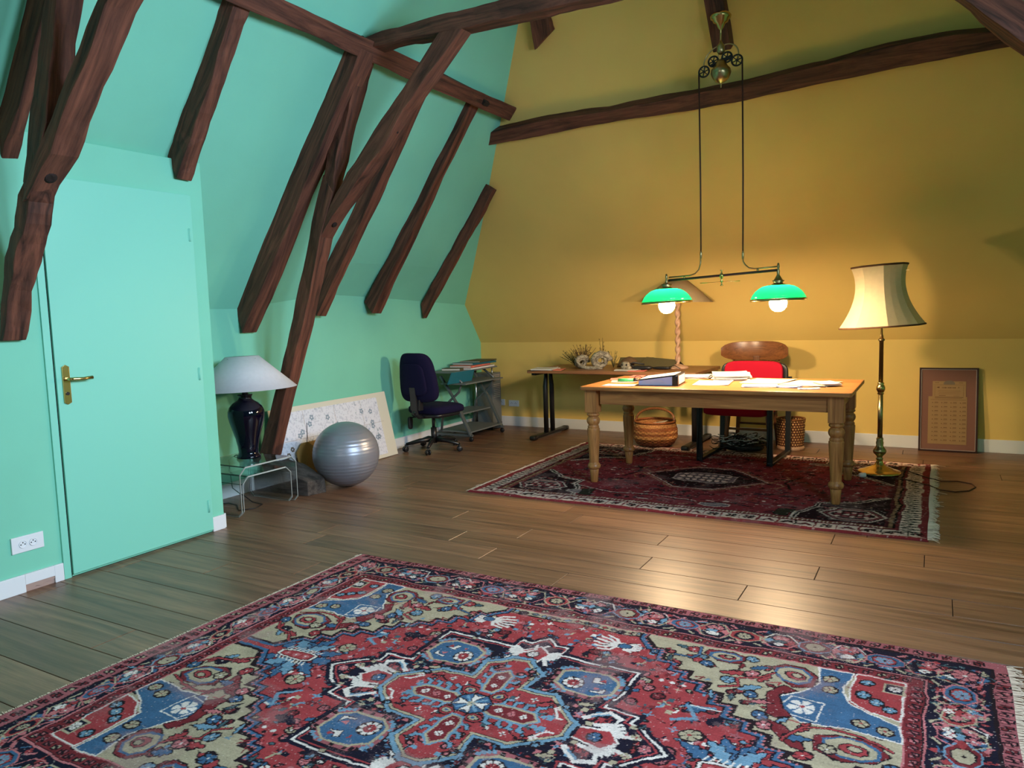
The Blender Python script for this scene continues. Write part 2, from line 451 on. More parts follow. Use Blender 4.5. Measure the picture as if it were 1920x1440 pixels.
wpart(D, 'lever', MB().tube([(XD + .02, 2.178, 1.026), (XD + .06, 2.178, 1.026), (XD + .068, 2.19, 1.026), (XD + .068, 2.24, 1.024), (XD + .066, 2.29, 1.026)], [.009, .009, .009, .008, .010], 10), M['brass'], hp)
wpart(D, 'keyhole', MB().tube([(XD + .025, 2.178, .952), (XD + .03, 2.178, .952)], .009, 12), M['iron'], hp)
for z in (1.807, .984, .170):
    wpart(D, 'hinge', MB().tube([(XD + .02, 2.972, z - .038), (XD + .02, 2.972, z + .038)], .006, 8).box((XD + .018, 2.972, z), (.006, .02, .07)), M['greendoor'])

# baseboards
def bboard(name, segs):
    mb = MB()
    for (x1, y1, x2, y2, h, nx, ny) in segs:
        t = .014
        mb.hexa([(x1, y1, 0), (x2, y2, 0), (x2 + nx * t, y2 + ny * t, 0), (x1 + nx * t, y1 + ny * t, 0),
                 (x1, y1, h), (x2, y2, h), (x2 + nx * t, y2 + ny * t, h), (x1 + nx * t, y1 + ny * t, h)])
    return struct(name, mb, M['white'], bevel=.003)
bboard('baseboard_left', [(XK(3.1), 3.10, XK(3.92), 3.92, .105, 1, 0), (XK(4.2), 4.2, XK(7.34), 7.34, .105, 1, 0)])
bboard('baseboard_back', [(-4.57, YB, 1.64, YB, .11, 0, -1)])
bboard('baseboard_door_left', [(XD, -2.5, XD, 1.902, .09, 1, 0), (XD, 2.042, XD, 2.088, .09, 1, 0)])
bboard('baseboard_door_right', [(XD, 3.0, XD, 3.09, .09, 1, 0), (XD, 3.095, XD - .4, 3.095, .09, 0, 1)])
struct('baseboard_notch', MB().box((XD + .007, 1.972, .064), (.014, .14, .052)), M['white'])
struct('trim_1', MB().prism([(1.903, .0), (2.041, .0), (2.041, .038), (1.903, .038)], XD, XD + .004, 'X').prism([(1.903, .006), (1.93, .010), (1.95, .018), (1.97, .012), (2.0, .022), (2.02, .020), (2.041, .024), (2.041, .038), (1.903, .038)], XD + .003, XD + .010, 'X'), M['plaster'])

# ------------------------------------------------------------------ timbers
def resample(pts, n):
    pts = [np.array(p, float) for p in pts]
    d = [0]
    for a, b in zip(pts, pts[1:]): d.append(d[-1] + np.linalg.norm(b - a))
    t = np.linspace(0, d[-1], n); out = []
    for q in t:
        i = min(np.searchsorted(d, q, side='right') - 1, len(pts) - 2)
        u = (q - d[i]) / max(d[i + 1] - d[i], 1e-6); out.append(pts[i] * (1 - u) + pts[i + 1] * u)
    return out
def timber(name, A, B, Cc, Dd, parent=None, m='beam', n=22, jit=.005, bevel=.006, sub=None):
    """four corner polylines (3D); A-B-C-D go round the section"""
    P = [resample(q, n) for q in (A, B, Cc, Dd)]
    P = [np.array(p) for p in P]
    rs = np.random.RandomState(len(name) + int(abs(P[0][0][1]) * 100) % 97)
    for p in P:
        j = rs.randn(n, 3) * jit; j[0] = j[-1] = 0
        j = (j + np.roll(j, 1, 0) + np.roll(j, -1, 0)) / 2
        p += j
    mb = MB(); vs = []; fs = []
    for i in range(n):
        for p in P: vs.append(tuple(p[i]))
    for i in range(n - 1):
        for q in range(4):
            q2 = (q + 1) % 4
            fs.append((i * 4 + q, i * 4 + q2, (i + 1) * 4 + q2, (i + 1) * 4 + q))
    fs += [(3, 2, 1, 0), tuple((n - 1) * 4 + q for q in range(4))]
    mb.add(vs, fs)
    d = P[0][-1] - P[0][0]
    return mb.build(name, M[m], parent, bevel=bevel, grain=tuple(d))

def xz(pts, y): return [(x, y, z) for x, z in pts]
# rafters lying on the green slope
def slope_pt(s, y, off):      # s: height z on the slope surface
    x = xs_(s); return (x + SLN.x * off, y, s + SLN.z * off)
def rafter(label, y, wd, zb, ztp, off, cut, group, rnd=False):
    """cut: how far the room face runs on below the plaster crease"""
    A = [slope_pt(zb, y, -.01), slope_pt(ztp, y, -.01)]
    B = [slope_pt(zb - cut, y, off[0]), slope_pt((zb + ztp) / 2, y + .008, (off[0] + off[1]) / 2 + .006), slope_pt(ztp, y, off[1])]
    Cc = [slope_pt(zb - cut, y + wd, off[0]), slope_pt((zb + ztp) / 2, y + wd - .006, (off[0] + off[1]) / 2), slope_pt(ztp, y + wd, off[1])]
    Dd = [slope_pt(zb, y + wd, -.01), slope_pt(ztp, y + wd, -.01)]
    o = timber('rafter', A, B, Cc, Dd)
    return tag(o, label, 'rafter', 'rafters on the green slope')
rafter('stubby dark rafter on the green slope, its cut foot above the green door', 2.90, .105, 2.26, 3.07, (.135, .085), .06, 1)
rafter('thick black rafter with a rounded foot above the white-shaded vase lamp', 3.85, .135, 1.40, 3.06, (.17, .12), .10, 1)
rafter('dark rafter half hidden behind the slanting brace of the far truss', 4.595, .105, 1.41, 3.05, (.125, .09), .03, 1)
rafter('brown rafter on the far green slope between the truss and the short corner rafter', 5.29, .125, 1.42, 3.04, (.12, .05), .03, 1)
rafter('short rafter nearest the yellow wall, its pointed top against the corner', 6.17, .07, 1.40, 2.50, (.09, .10), .09, 1)
rafter('thin rafter at the far left edge, ending above the door wall', 1.985, .07, 1.97, 3.07, (.12, .12), -.0, 1)
# purlin along the green slope
def pur(ya, yb):
    A = [slope_pt(3.115, ya, 0), slope_pt(3.10, yb, 0)]
    B = [slope_pt(3.118, ya, .125), slope_pt(3.125, (ya + yb) / 2, .12), slope_pt(3.11, yb - .02, .115)]
    Cc = [slope_pt(3.035, ya, .125), slope_pt(3.03, (ya + yb) / 2, .125), slope_pt(3.01, yb - .04, .12)]
    Dd = [slope_pt(3.03, ya, 0), slope_pt(3.01, yb, 0)]
    return A, B, Cc, Dd
o = empty('purlin', (-3.25, 2.3, 3.05), 0, 'long brown purlin running along the green slope to a cut end by the yellow wall', 'beam')
wood_p = timber('beam', *pur(-1.0, 5.86), n=50, jit=.005); wood_p.parent = o; wood_p.location = -Vector(o.location)
q = MB().box(slope_pt(3.06, 5.36, .121), (.035, .07, .035), ry=-.6).build('mortise', M['subfloor'], o); q.location = -Vector(o.location)

# trusses (the same frame twice, 2.05 m apart)
postL = [(-3.674, 2.272), (-3.821, 1.913), (-3.962, 1.55), (-4.077, 1.237), (-4.208, .898), (-4.281, .746), (-4.419, .396), (-4.475, .262)]
postM = [(-3.60, 2.14), (-3.735, 1.848), (-3.832, 1.563), (-3.963, 1.208), (-4.049, 1.048), (-4.19, .70), (-4.352, .262)]
upL = [(-3.345, 3.04), (-3.489, 2.785), (-3.606, 2.469), (-3.72, 2.16), (-3.79, 1.98)]
upM = [(-3.235, 3.03), (-3.325, 2.893), (-3.374, 2.766), (-3.412, 2.68), (-3.469, 2.537), (-3.532, 2.378), (-3.635, 2.078), (-3.70, 1.95)]
brL = [(-3.78, 1.86), (-3.66, 2.02), (-3.589, 2.109), (-3.47, 2.248), (-3.346, 2.362), (-3.258, 2.463), (-3.067, 2.633), (-2.95, 2.735), (-2.832, 2.85), (-2.66, 3.02)]
brM = [(-3.73, 1.851), (-3.628, 1.97), (-3.425, 2.145), (-3.269, 2.284), (-3.137, 2.396), (-3.003, 2.557), (-2.967, 2.591), (-2.797, 2.744), (-2.675, 2.852), (-2.50, 3.005)]
colT = [(-3.30, 3.085), (-3.227, 3.094), (-3.104, 3.105), (-2.702, 3.102), (-2.26, 3.1), (-1.4, 3.11), (.0, 3.1), (.42, 3.09)]
colM = [(-3.26, 3.012), (-3.205, 3.018), (-2.943, 3.021), (-2.707, 3.006), (-2.554, 3.0), (-2.196, 2.992), (-2.026, 2.985), (-1.4, 2.975), (0, 2.97), (.35, 2.98)]
def mirror(p): return [(2 * XM - x, z) for x, z in p]
NEAR = {
 'L': [(-3.47, 2.118), (-3.513, 2.018), (-3.584, 1.857), (-3.668, 1.706), (-3.751, 1.572), (-3.804, 1.432), (-3.841, 1.333), (-3.862, 1.238)],
 'M': [(-3.36, 2.04), (-3.518, 1.839), (-3.542, 1.772), (-3.603, 1.67), (-3.703, 1.508), (-3.767, 1.381), (-3.809, 1.275), (-3.828, 1.233)],
 'uL': [(-3.10, 3.03), (-3.188, 2.754), (-3.26, 2.645), (-3.365, 2.37), (-3.427, 2.224), (-3.47, 2.118), (-3.513, 2.018), (-3.544, 1.939)],
 'uM': [(-2.98, 3.03), (-3.114, 2.736), (-3.173, 2.625), (-3.237, 2.448), (-3.274, 2.261), (-3.311, 2.135), (-3.396, 2.013), (-3.492, 1.887)],
 'bL': [(-2.42, 3.01), (-2.812, 2.644), (-2.896, 2.564), (-2.965, 2.506), (-3.027, 2.431), (-3.083, 2.373), (-3.169, 2.282), (-3.238, 2.214), (-3.345, 2.096), (-3.493, 1.933), (-3.551, 1.847)],
 'bM': [(-2.30, 3.01), (-2.715, 2.62), (-2.812, 2.545), (-2.869, 2.486), (-2.939, 2.413), (-3.015, 2.337), (-3.062, 2.289), (-3.096, 2.242), (-3.146, 2.212), (-3.274, 2.086), (-3.317, 2.023), (-3.403, 1.969), (-3.513, 1.864)]}
def truss(y, label, near):
    t = empty('roof_truss', (-4.3 if not near else XD, y, 0), 0, label, 'roof truss', 'roof trusses')
    th = .115
    def mem(name, Lp, Mp, y0=0, th=th, n=20, jit=.006):
        o = timber(name, xz(Lp, y + y0), xz(Mp, y + y0), xz(Mp, y + y0 + th), xz(Lp, y + y0 + th), n=n, jit=jit)
        o.parent = t; o.location = -Vector(t.location); return o
    cut = lambda P: [p for p in P if not near or p[0] > XD - .03]
    if near:
        pl = [(-3.674, 2.30), (-3.76, 2.06), (-3.81, 1.90), (-3.856, 1.62), (-3.874, 1.40), (-3.872, 1.232)]
        pm = [(-3.62, 2.17), (-3.70, 1.87), (-3.735, 1.75), (-3.775, 1.50), (-3.81, 1.34), (-3.83, 1.236)]
        # measured on the near truss itself, where the post stands off the wall less and less
        pl = NEAR['L']; pm = NEAR['M']
        mem('post', pl, pm)
        mem('upper_post', NEAR['uL'], NEAR['uM'])
        mem('brace', NEAR['bL'], NEAR['bM'])
    else:
        mem('post', postL, postM)
        mem('upper_post', upL, upM)
        mem('brace', brL, brM, jit=.005)
    c = mem('collar_beam', colT, colM, n=60, th=.13, jit=.005)
    mem('brace', mirror(brL)[2:], mirror(brM)[2:])
    return t
T1 = truss(3.93, 'far roof truss rising behind the silver ball, with a slanting brace to its collar beam', False)
T2 = truss(1.885, 'near roof truss at the left edge, its post cut off above the white socket', True)
st = MB().bar((-3.30, 3.925, 3.10), (-3.40, 3.925, 2.86), .012, .05, (1, 0, 0)).bar((-3.265, 3.925, 3.10), (-3.36, 3.925, 2.88), .012, .012, (1, 0, 0)).build('iron_strap', M['iron'], T1)
st.location = -Vector(T1.location)
M['knot'] = mat('dark_knot', lin(30, 14, 10), .8); add_bump(M['knot'], 60, .8, .01)
def knot(t, a, b, f, y, r, w=1.0):
    # a dark knot or peg on the room face of a sloping member between points a and b (x, z)
    x = a[0] + (b[0] - a[0]) * f; z = a[1] + (b[1] - a[1]) * f; ang = math.atan2(b[0] - a[0], b[1] - a[1])
    m_ = Matrix.Rotation(ang, 3, 'Y') @ Matrix.Rotation(PI / 2, 3, 'Y')
    o = MB().lathe([(0, -.004), (r, -.004), (r, .002), (r * .6, .004), (0, .001)], 12, (x, y, z), m_, sy=w).build('knot', M['knot'], t); o.location = -Vector(t.location)
knot(T1, (-3.73, 1.851), (-3.425, 2.145), .28, 3.985, .02)
knot(T2, (-3.513, 1.864), (-3.274, 2.086), .38, 1.945, .028)
knot(T1, (-3.137, 2.396), (-3.003, 2.557), .5, 3.99, .008)
# block under the far truss
b0 = [(-4.515, 3.915, 0), (-4.0, 3.93, 0), (-3.965, 3.945, 0)]
A = [(-4.50, 3.90, .0), (-4.2, 3.905, 0), (-3.975, 3.92, .0)]
B = [(-4.50, 3.90, .27), (-4.3, 3.905, .20), (-4.13, 3.91, .155), (-3.975, 3.92, .105)]
Cc = [(-4.50, 4.10, .27), (-4.3, 4.11, .21), (-4.1, 4.11, .165), (-3.95, 4.07, .105)]
Dd = [(-4.50, 4.10, .0), (-4.2, 4.11, 0), (-3.94, 4.07, .0)]
o = timber('timber_block', A, B, Cc, Dd, m='stone', n=14, jit=.004)
tag(o, 'worn grey timber block on the floor left of the silver ball', 'block')

# timbers of the yellow slope
def ypt(z, x, off): return (x, ys_(z) + YLN.y * off, z + YLN.z * off)
xs = [-3.62, -2.97, -2.59, -2.35, -1.85, -1.32, -.7, -.34, .05, .41, 1.0]
zt_ = [2.935, 2.955, 2.955, 2.945, 2.955, 2.965, 3.0, 3.03, 3.035, 3.0, 2.98]
zb_ = [2.845, 2.85, 2.865, 2.865, 2.86, 2.87, 2.89, 2.905, 2.92, 2.93, 2.93]
A = [ypt(z, x, 0) for x, z in zip(xs, zt_)]; B = [ypt(z - .0, x, .10) for x, z in zip(xs, zt_)]
Cc = [ypt(z, x, .10) for x, z in zip(xs, zb_)]; Dd = [ypt(z, x, 0) for x, z in zip(xs, zb_)]
o = timber('purlin', A, B, Cc, Dd, n=60, jit=.0035); tag(o, 'long wavy dark timber lying across the yellow wall from corner to corner', 'beam')
def ystub(name, x0, x1, z0, z1, off, label, pts=None):
    A = [ypt(z0, x0, 0), ypt(z1, x0 - .02, 0)]; B = [ypt(z0, x0 + .0, off), ypt(z1, x0 - .02, off)]
    Cc = [ypt(z0 + .0, x1, off), ypt(z1, x1 - .03, off)]; Dd = [ypt(z0, x1, 0), ypt(z1, x1 - .03, 0)]
    if pts: A[0], B[0], Cc[0], Dd[0] = pts
    o = timber('rafter', A, B, Cc, Dd, n=12, jit=.004); tag(o, label, 'rafter'); return o
ystub('r', -1.455, -1.325, 3.18, 4.25, .10, 'dark rafter on the yellow slope holding the ceiling rose of the pendant')
ystub('r', -2.76, -2.63, 3.45, 3.75, .08, 'short pointed timber on the yellow slope above the collar beam',
      [ypt(3.40, -2.85, 0), ypt(3.41, -2.83, .08), ypt(3.50, -2.65, .08), ypt(3.49, -2.65, 0)])

# sockets
def socket_plate(root, c, w_, h_, n, axis):
    """face plate plus n round wells; axis X (faces +X) or Y (faces -Y)"""
    mbp = MB(); mw = MB(); md = MB()
    def P(u, v, d): return (d, u, v) if axis == 'X' else (u, -d, v)
    ax = Matrix.Rotation(PI / 2, 3, 'Y') if axis == 'X' else Matrix.Rotation(PI / 2, 3, 'X')
    mbp.box(P(0, 0, .005), (.010, w_, h_) if axis == 'X' else (w_, .010, h_))
    mbp.build('cover_plate', M['white'], root, bevel=.002)
    for i in range(n):
        u = (i - (n - 1) / 2) * min(.048, w_ / n)
        mw = MB().lathe([(.0185, 0), (.0185, .003), (.0165, .003), (.0155, -.002), (0, -.002)], 20, P(u, 0, .0105), ax); mw.build('socket_well', M['white'], root)
        md = MB()
        for a, b_ in ((-.0095, 0), (.0095, 0), (0, .009)):
            md.lathe([(.0028, -.001), (.0028, .002), (0, .002)], 8, P(u + a, b_ - .001, .0105), ax)
        md.build('pin_hole', M['iron'], root)
s = empty('wall_socket', (XD, 1.931, .240), 0, 'white double power socket on the green wall left of the door', 'socket')
s.rotation_euler = (0, 0, 0); socket_plate(s, None, .15, .08, 2, 'X')
for x, n, lab in ((-4.44, 1, 'left blank white plate of the sockets low on the yellow wall'), (-4.33, 1, 'middle white socket plate low on the yellow wall'), (-4.17, 2, 'right double socket plate low on the yellow wall, nearest the back table')):
    s = empty('wall_socket', (x, YB - .0, .27 - (x + 4.4) * .05), 0, lab, 'socket', 'sockets on the yellow wall'); socket_plate(s, None, .085 if n == 1 else .13, .07, n, 'Y')

# ------------------------------------------------------------------ pendant over the desk
PY = 5.43
PD = empty('pendant_lamp', (-1.345, PY, 3.27), 0, 'brass twin pendant with two green glass shades hanging over the pine desk', 'lamp')
def pp(name, mb, m, sub=None, **k): return wpart(PD, name, mb, M[m], sub, **k)
pp('ceiling_rose', MB().lathe([(0, 3.30), (.062, 3.30), (.072, 3.285), (.068, 3.27), (.055, 3.262), (.05, 3.245), (.03, 3.235), (.02, 3.21), (.012, 3.20), (.006, 3.19), (.006, 3.10)], 28, (-1.345, PY, 0)), 'brass')
pp('hanging_stem', MB().tube([(-1.345, PY, 3.20), (-1.345, PY, 3.03)], .006, 8).lathe([(.012, 3.03), (.028, 3.05), (.026, 3.09), (.014, 3.105), (.008, 3.12)], 14, (-1.345, PY, 0)), 'olbrass')
for sx in (-1, 1):
    dz = -.025 if sx < 0 else .02
    pts = [(-1.345 + sx * .02, PY, 3.08)] + [(-1.345 + sx * (.02 + .10 * math.sin(a)), PY, 3.0 + .09 * math.cos(a) + dz * math.sin(a)) for a in np.linspace(.1, PI / 2, 8)] + [(-1.345 + sx * .12, PY, 2.96 + dz)]
    pp('scroll_arm', MB().tube(pts, .005, 8), 'olbrass')
    pp('hanger_rod', MB().tube([(-1.345 + sx * .014, PY, 3.06), (-1.345 + sx * .02, PY, 2.99)], .0035, 6), 'olbrass')
def wheel(x, z, r=.036):
    mb = MB()
    ring = [(x + r * math.cos(a), PY, z + r * math.sin(a)) for a in np.linspace(0, 2 * PI, 21)[:-1]]
    mb.tube(ring, .0062, 8, closed=True)
    mb.lathe([(.009, -.008), (.009, .008)], 10, (x, PY, z), Matrix.Rotation(PI / 2, 3, 'X'))
    for k in range(6):
        a = k * PI / 3 + .3; mb.bar((x, PY, z), (x + r * math.cos(a), PY, z + r * math.sin(a)), .006, .006, (0, 1, 0))
    pp('pulley_wheel', mb, 'iron')
wheel(-1.463, 2.935); wheel(-1.397, 2.993, .034); wheel(-1.303, 3.005, .034); wheel(-1.235, 2.972)
pp('pulley_bracket', MB().bar((-1.42, PY, 2.965), (-1.36, PY, 2.985), .012, .018, (0, 1, 0)).bar((-1.36, PY, 2.985), (-1.27, PY, 3.0), .02, .02, (0, 1, 0)), 'iron')
pp('counterweight', MB().lathe([(0, 2.805), (.004, 2.81), (.006, 2.83), (.012, 2.838), (.035, 2.85), (.052, 2.868), (.056, 2.875), (.066, 2.895), (.07, 2.91), (.066, 2.93), (.052, 2.945), (.042, 2.96), (.036, 2.975), (.026, 2.99), (.0, 2.992)], 28, (-1.345, PY, 0)), 'olbrass')
for x, z0, x1, z1 in ((-1.499, 2.925, -1.492, 1.66), (-1.199, 2.965, -1.196, 1.64)):
    pp('cord', MB().tube([(x, PY, z0), ((x + x1) / 2 + .003, PY, 2.2), (x1, PY, z1)], .0058, 6), 'brown')
    pp('cord_collar', MB().lathe([(.004, -.03), (.008, -.02), (.008, .02), (.005, .035)], 10, (x1, PY, z1)), 'olbrass')
# bar, slightly out of level
def zb(x): return 1.502 + (x + 1.74) * .012
zl = lambda x: 1.492 + (x + 1.74) * .045
pp('crossbar', MB().tube([(-1.735, PY, zl(-1.735)), (-.965, PY, zl(-.965))], .009, 10), 'brown')
pp('gas_pipe', MB().tube([(-1.492, PY, 1.66), (-1.496, PY, 1.60), (-1.508, PY, 1.56), (-1.535, PY, 1.532), (-1.575, PY, 1.521), (-1.73, PY, 1.515)], .005, 8), 'olbrass')
pp('gas_pipe', MB().tube([(-1.196, PY, 1.64), (-1.194, PY, 1.60), (-1.18, PY, 1.575), (-1.155, PY, 1.553), (-1.115, PY, 1.545), (-.965, PY, 1.552)], .005, 8), 'olbrass')
pp('gas_pipe_clip', MB().tube([(-1.615, PY, 1.497), (-1.615, PY, 1.518)], .008, 8), 'brass'); pp('gas_pipe_clip', MB().tube([(-1.095, PY, 1.52), (-1.095, PY, 1.545)], .008, 8), 'brass')
pp('centre_finial', MB().lathe([(0, 1.435), (.012, 1.437), (.006, 1.445), (.004, 1.46), (.011, 1.47), (.004, 1.48), (.014, 1.50), (.017, 1.508), (.014, 1.517), (.005, 1.53), (.004, 1.54), (.014, 1.548), (0, 1.551)], 14, (-1.345, PY, 0)).tube([(-1.50, PY, 1.462), (-1.215, PY, 1.466)], .0025, 6), 'brass')
for x, zr in ((-1.750, 1.345), (-.958, 1.338)):
    c = (x, PY, 0)
    tilt = -.028 if x < -1.3 else -.012
    mt = Matrix.Rotation(tilt, 3, 'Y')
    fit = pp('shade_holder', MB().lathe([(0, zl(x) + .05), (.006, zl(x) + .048), (.010, zl(x) + .02), (.006, zl(x) + .012), (.011, zl(x) - .01), (.008, zl(x) - .03), (.03, zr + .122), (.042, zr + .118), (.03, zr + .105), (.034, zr + .098), (.06, zr + .085), (.066, zr + .078), (.0, zr + .082)], 24, c), 'olbrass')
    R = .183
    prof = [(.052, .088), (.075, .086), (.105, .078), (.13, .064), (.153, .044), (.17, .022), (R, -.005)]
    inner = [(r - .004, z - .003) for r, z in prof[::-1]]
    mb = MB().lathe(prof, 48, (x, PY, zr), mt)
    sh = pp('glass_shade', mb, 'gglass')
    rim = MB().lathe([(R - .003, -.006), (R + .004, -.006), (R + .003, -.016), (R + .006, -.022), (R - .004, -.022), (R - .003, -.006)], 48, (x, PY, zr), mt)
    pp('shade_rim', rim, 'brass', sh) if False else pp('shade_rim', rim, 'brass')
    b = pp('bulb', MB().lathe([(0, -.06), (.022, -.057), (.041, -.045), (.054, -.026), (.06, 0), (.054, .026), (.041, .043), (.02, .055), (.016, .07), (0, .07)], 24, (x, PY, zr - .036)), 'bulb')
    b['label'] = 'lit round white bulb'

# ------------------------------------------------------------------ rugs: woven patterns computed knot by knot
class Weave:
    def __init__(s, x0, x1, y0, y1, cell, base, pal):
        s.x0, s.y0, s.c = x0, y0, cell
        s.nx = int((x1 - x0) / cell) + 1; s.ny = int((y1 - y0) / cell) + 1
        s.pal = pal; s.a = np.full((s.ny, s.nx), pal.index(base) if False else base, np.int16)
        s.sx = 1.0
    def _fill(s, pts, col, m=None):
        p = np.array(pts, float)
        i0 = max(0, int((p[:, 0].min() - s.x0) / s.c) - 1); i1 = min(s.nx, int((p[:, 0].max() - s.x0) / s.c) + 2)
        j0 = max(0, int((p[:, 1].min() - s.y0) / s.c) - 1); j1 = min(s.ny, int((p[:, 1].max() - s.y0) / s.c) + 2)
        if i1 <= i0 or j1 <= j0: return
        X, Y = np.meshgrid(s.x0 + np.arange(i0, i1) * s.c, s.y0 + np.arange(j0, j1) * s.c)
        ins = np.zeros(X.shape, bool); n = len(p)
        for k in range(n):
            xa, ya = p[k]; xb, yb = p[(k + 1) % n]
            if ya == yb: continue
            c = ((ya > Y) != (yb > Y)) & (X < (xb - xa) * (Y - ya) / (yb - ya) + xa); ins ^= c
        s.a[j0:j1, i0:i1][ins] = col
    def sym(s, pts, mode):
        out = [pts]
        if 'x' in mode: out += [[(-x, y) for x, y in q] for q in out]
        if 'y' in mode: out += [[(x, -y) for x, y in q] for q in out]
        if 'o' in mode: out += [[(-x, -y) for x, y in q] for q in out]
        return out
    def poly(s, pts, col, mode='xy', o=(0, 0)):
        for q in s.sym(pts, mode): s._fill([(x + o[0], y + o[1]) for x, y in q], col)
    def line(s, pts, w, col, mode='xy', closed=False, o=(0, 0)):
        for q in s.sym(pts, mode):
            q = [(x + o[0], y + o[1]) for x, y in q]
            m = len(q) if closed else len(q) - 1
            for i in range(m):
                a = np.array(q[i], float); b = np.array(q[(i + 1) % len(q)], float); d = b - a; l = np.hypot(*d)
                if l < 1e-6: continue
                d /= l; nrm = np.array([-d[1], d[0]]) * w / 2; a = a - d * w / 2; b = b + d * w / 2
                s._fill([a + nrm, b + nrm, b - nrm, a - nrm], col)
    def outl(s, pts, fill, w, col, mode='xy', o=(0, 0)):
        s.poly(pts, fill, mode, o); s.line(pts, w, col, mode, True, o)
    def flower(s, x, y, r, pet, cen, out=None, n=8, mode='xy', ph=0, sq=1):
        if out is not None:
            s.poly([(x + (r + .9) * math.cos(a) * sq, y + (r + .9) * math.sin(a)) for a in np.linspace(0, 2 * PI, 9)[:-1] + PI / 8], out, mode)
        for k in range(n):
            a = 2 * PI * k / n + ph; b = PI / n * .8
            s.poly([(x, y), (x + r * math.cos(a - b) * sq, y + r * math.sin(a - b)), (x + r * 1.1 * math.cos(a) * sq, y + r * 1.1 * math.sin(a)), (x + r * math.cos(a + b) * sq, y + r * math.sin(a + b))], pet, mode)
        s.poly([(x - r * .25, y), (x, y - r * .25), (x + r * .25, y), (x, y + r * .25)], cen, mode)
    def oct(s, x, y, rx, ry, cut=.4):
        return [(x - rx, y - ry * cut), (x - rx * cut, y - ry), (x + rx * cut, y - ry), (x + rx, y - ry * cut), (x + rx, y + ry * cut), (x + rx * cut, y + ry), (x - rx * cut, y + ry), (x - rx, y + ry * cut)]
    def leaf(s, x, y, l, w, ang, col, out, n=4, mode='xy'):
        """serrated leaf"""
        up = []; dn = []
        for k in range(n * 2 + 1):
            t = k / (n * 2); ww = w * math.sin(PI * min(1, t * .9 + .08)) * (1 if k % 2 else .55)
            up.append((t * l, ww)); dn.append((t * l, -ww))
        P = [(0, 0)] + up + [(l * 1.1, 0)] + dn[::-1]
        c, s_ = math.cos(ang), math.sin(ang)
        P = [(x + a * c - b * s_, y + a * s_ + b * c) for a, b in P]
        s.outl(P, col, .45, out, mode)
    def claw(s, x, y, r, col, mode='xy', flip=1):
        for a in (-1.2, -.75, -.3, .15, .6, 1.05):
            s.line([(x, y), (x + flip * r * .6 * math.cos(a), y + r * .6 * math.sin(a) * .8), (x + flip * r * math.cos(a * .75), y + r * math.sin(a * .75) * .8 + .6)], 1.2, col, mode)
        s.poly(s.oct(x, y, r * .3, r * .22), col, mode)
    def finish(s, rgb, wob=.5, seed=1, wear=.25, fleck=0):
        rs = np.random.RandomState(seed); ny, nx = s.ny, s.nx
        def noise(sc):
            gy, gx = int(ny * s.c / sc) + 3, int(nx * s.c / sc) + 3
            g = rs.randn(gy, gx); yy = np.arange(ny) * s.c / sc; xx = np.arange(nx) * s.c / sc
            iy = yy.astype(int); ix = xx.astype(int); fy = (yy - iy)[:, None]; fx = (xx - ix)[None]
            fy = fy * fy * (3 - 2 * fy); fx = fx * fx * (3 - 2 * fx)
            A = g[iy][:, ix]; B = g[iy][:, ix + 1]; C_ = g[iy + 1][:, ix]; D_ = g[iy + 1][:, ix + 1]
            return (A * (1 - fx) + B * fx) * (1 - fy) + (C_ * (1 - fx) + D_ * fx) * fy
        J, I = np.meshgrid(np.arange(ny), np.arange(nx), indexing='ij')
        dj = (noise(9) * wob + noise(2.5) * .30 * wob) / s.c; di = (noise(9) * wob + noise(2.5) * .30 * wob + rs.randn(ny, nx) * .10) / s.c
        a = s.a[np.clip((J + dj).round().astype(int), 0, ny - 1), np.clip((I + di).round().astype(int), 0, nx - 1)]
        c = np.array([lin(*p)[:3] for p in rgb])[a]
        v = 1 + noise(30)[..., None] * .05 + noise(4)[..., None] * .07 + rs.randn(ny, 1, 1) * .05 + rs.randn(ny, nx, 1) * .10
        c = np.clip(c * v, 0, 1)
        wn = noise(14) + .55 * noise(3) + .35 * rs.randn(ny, nx)
        wf = np.clip((wn - .75) * .5, 0, wear)[..., None]
        c = c * (1 - wf) + np.array(lin(150, 118, 118)[:3]) * wf
        fl = (rs.rand(ny, nx) < fleck)[..., None]
        c = np.where(fl, c * .4 + np.array(lin(215, 195, 190)[:3]) * .6, c)
        return c
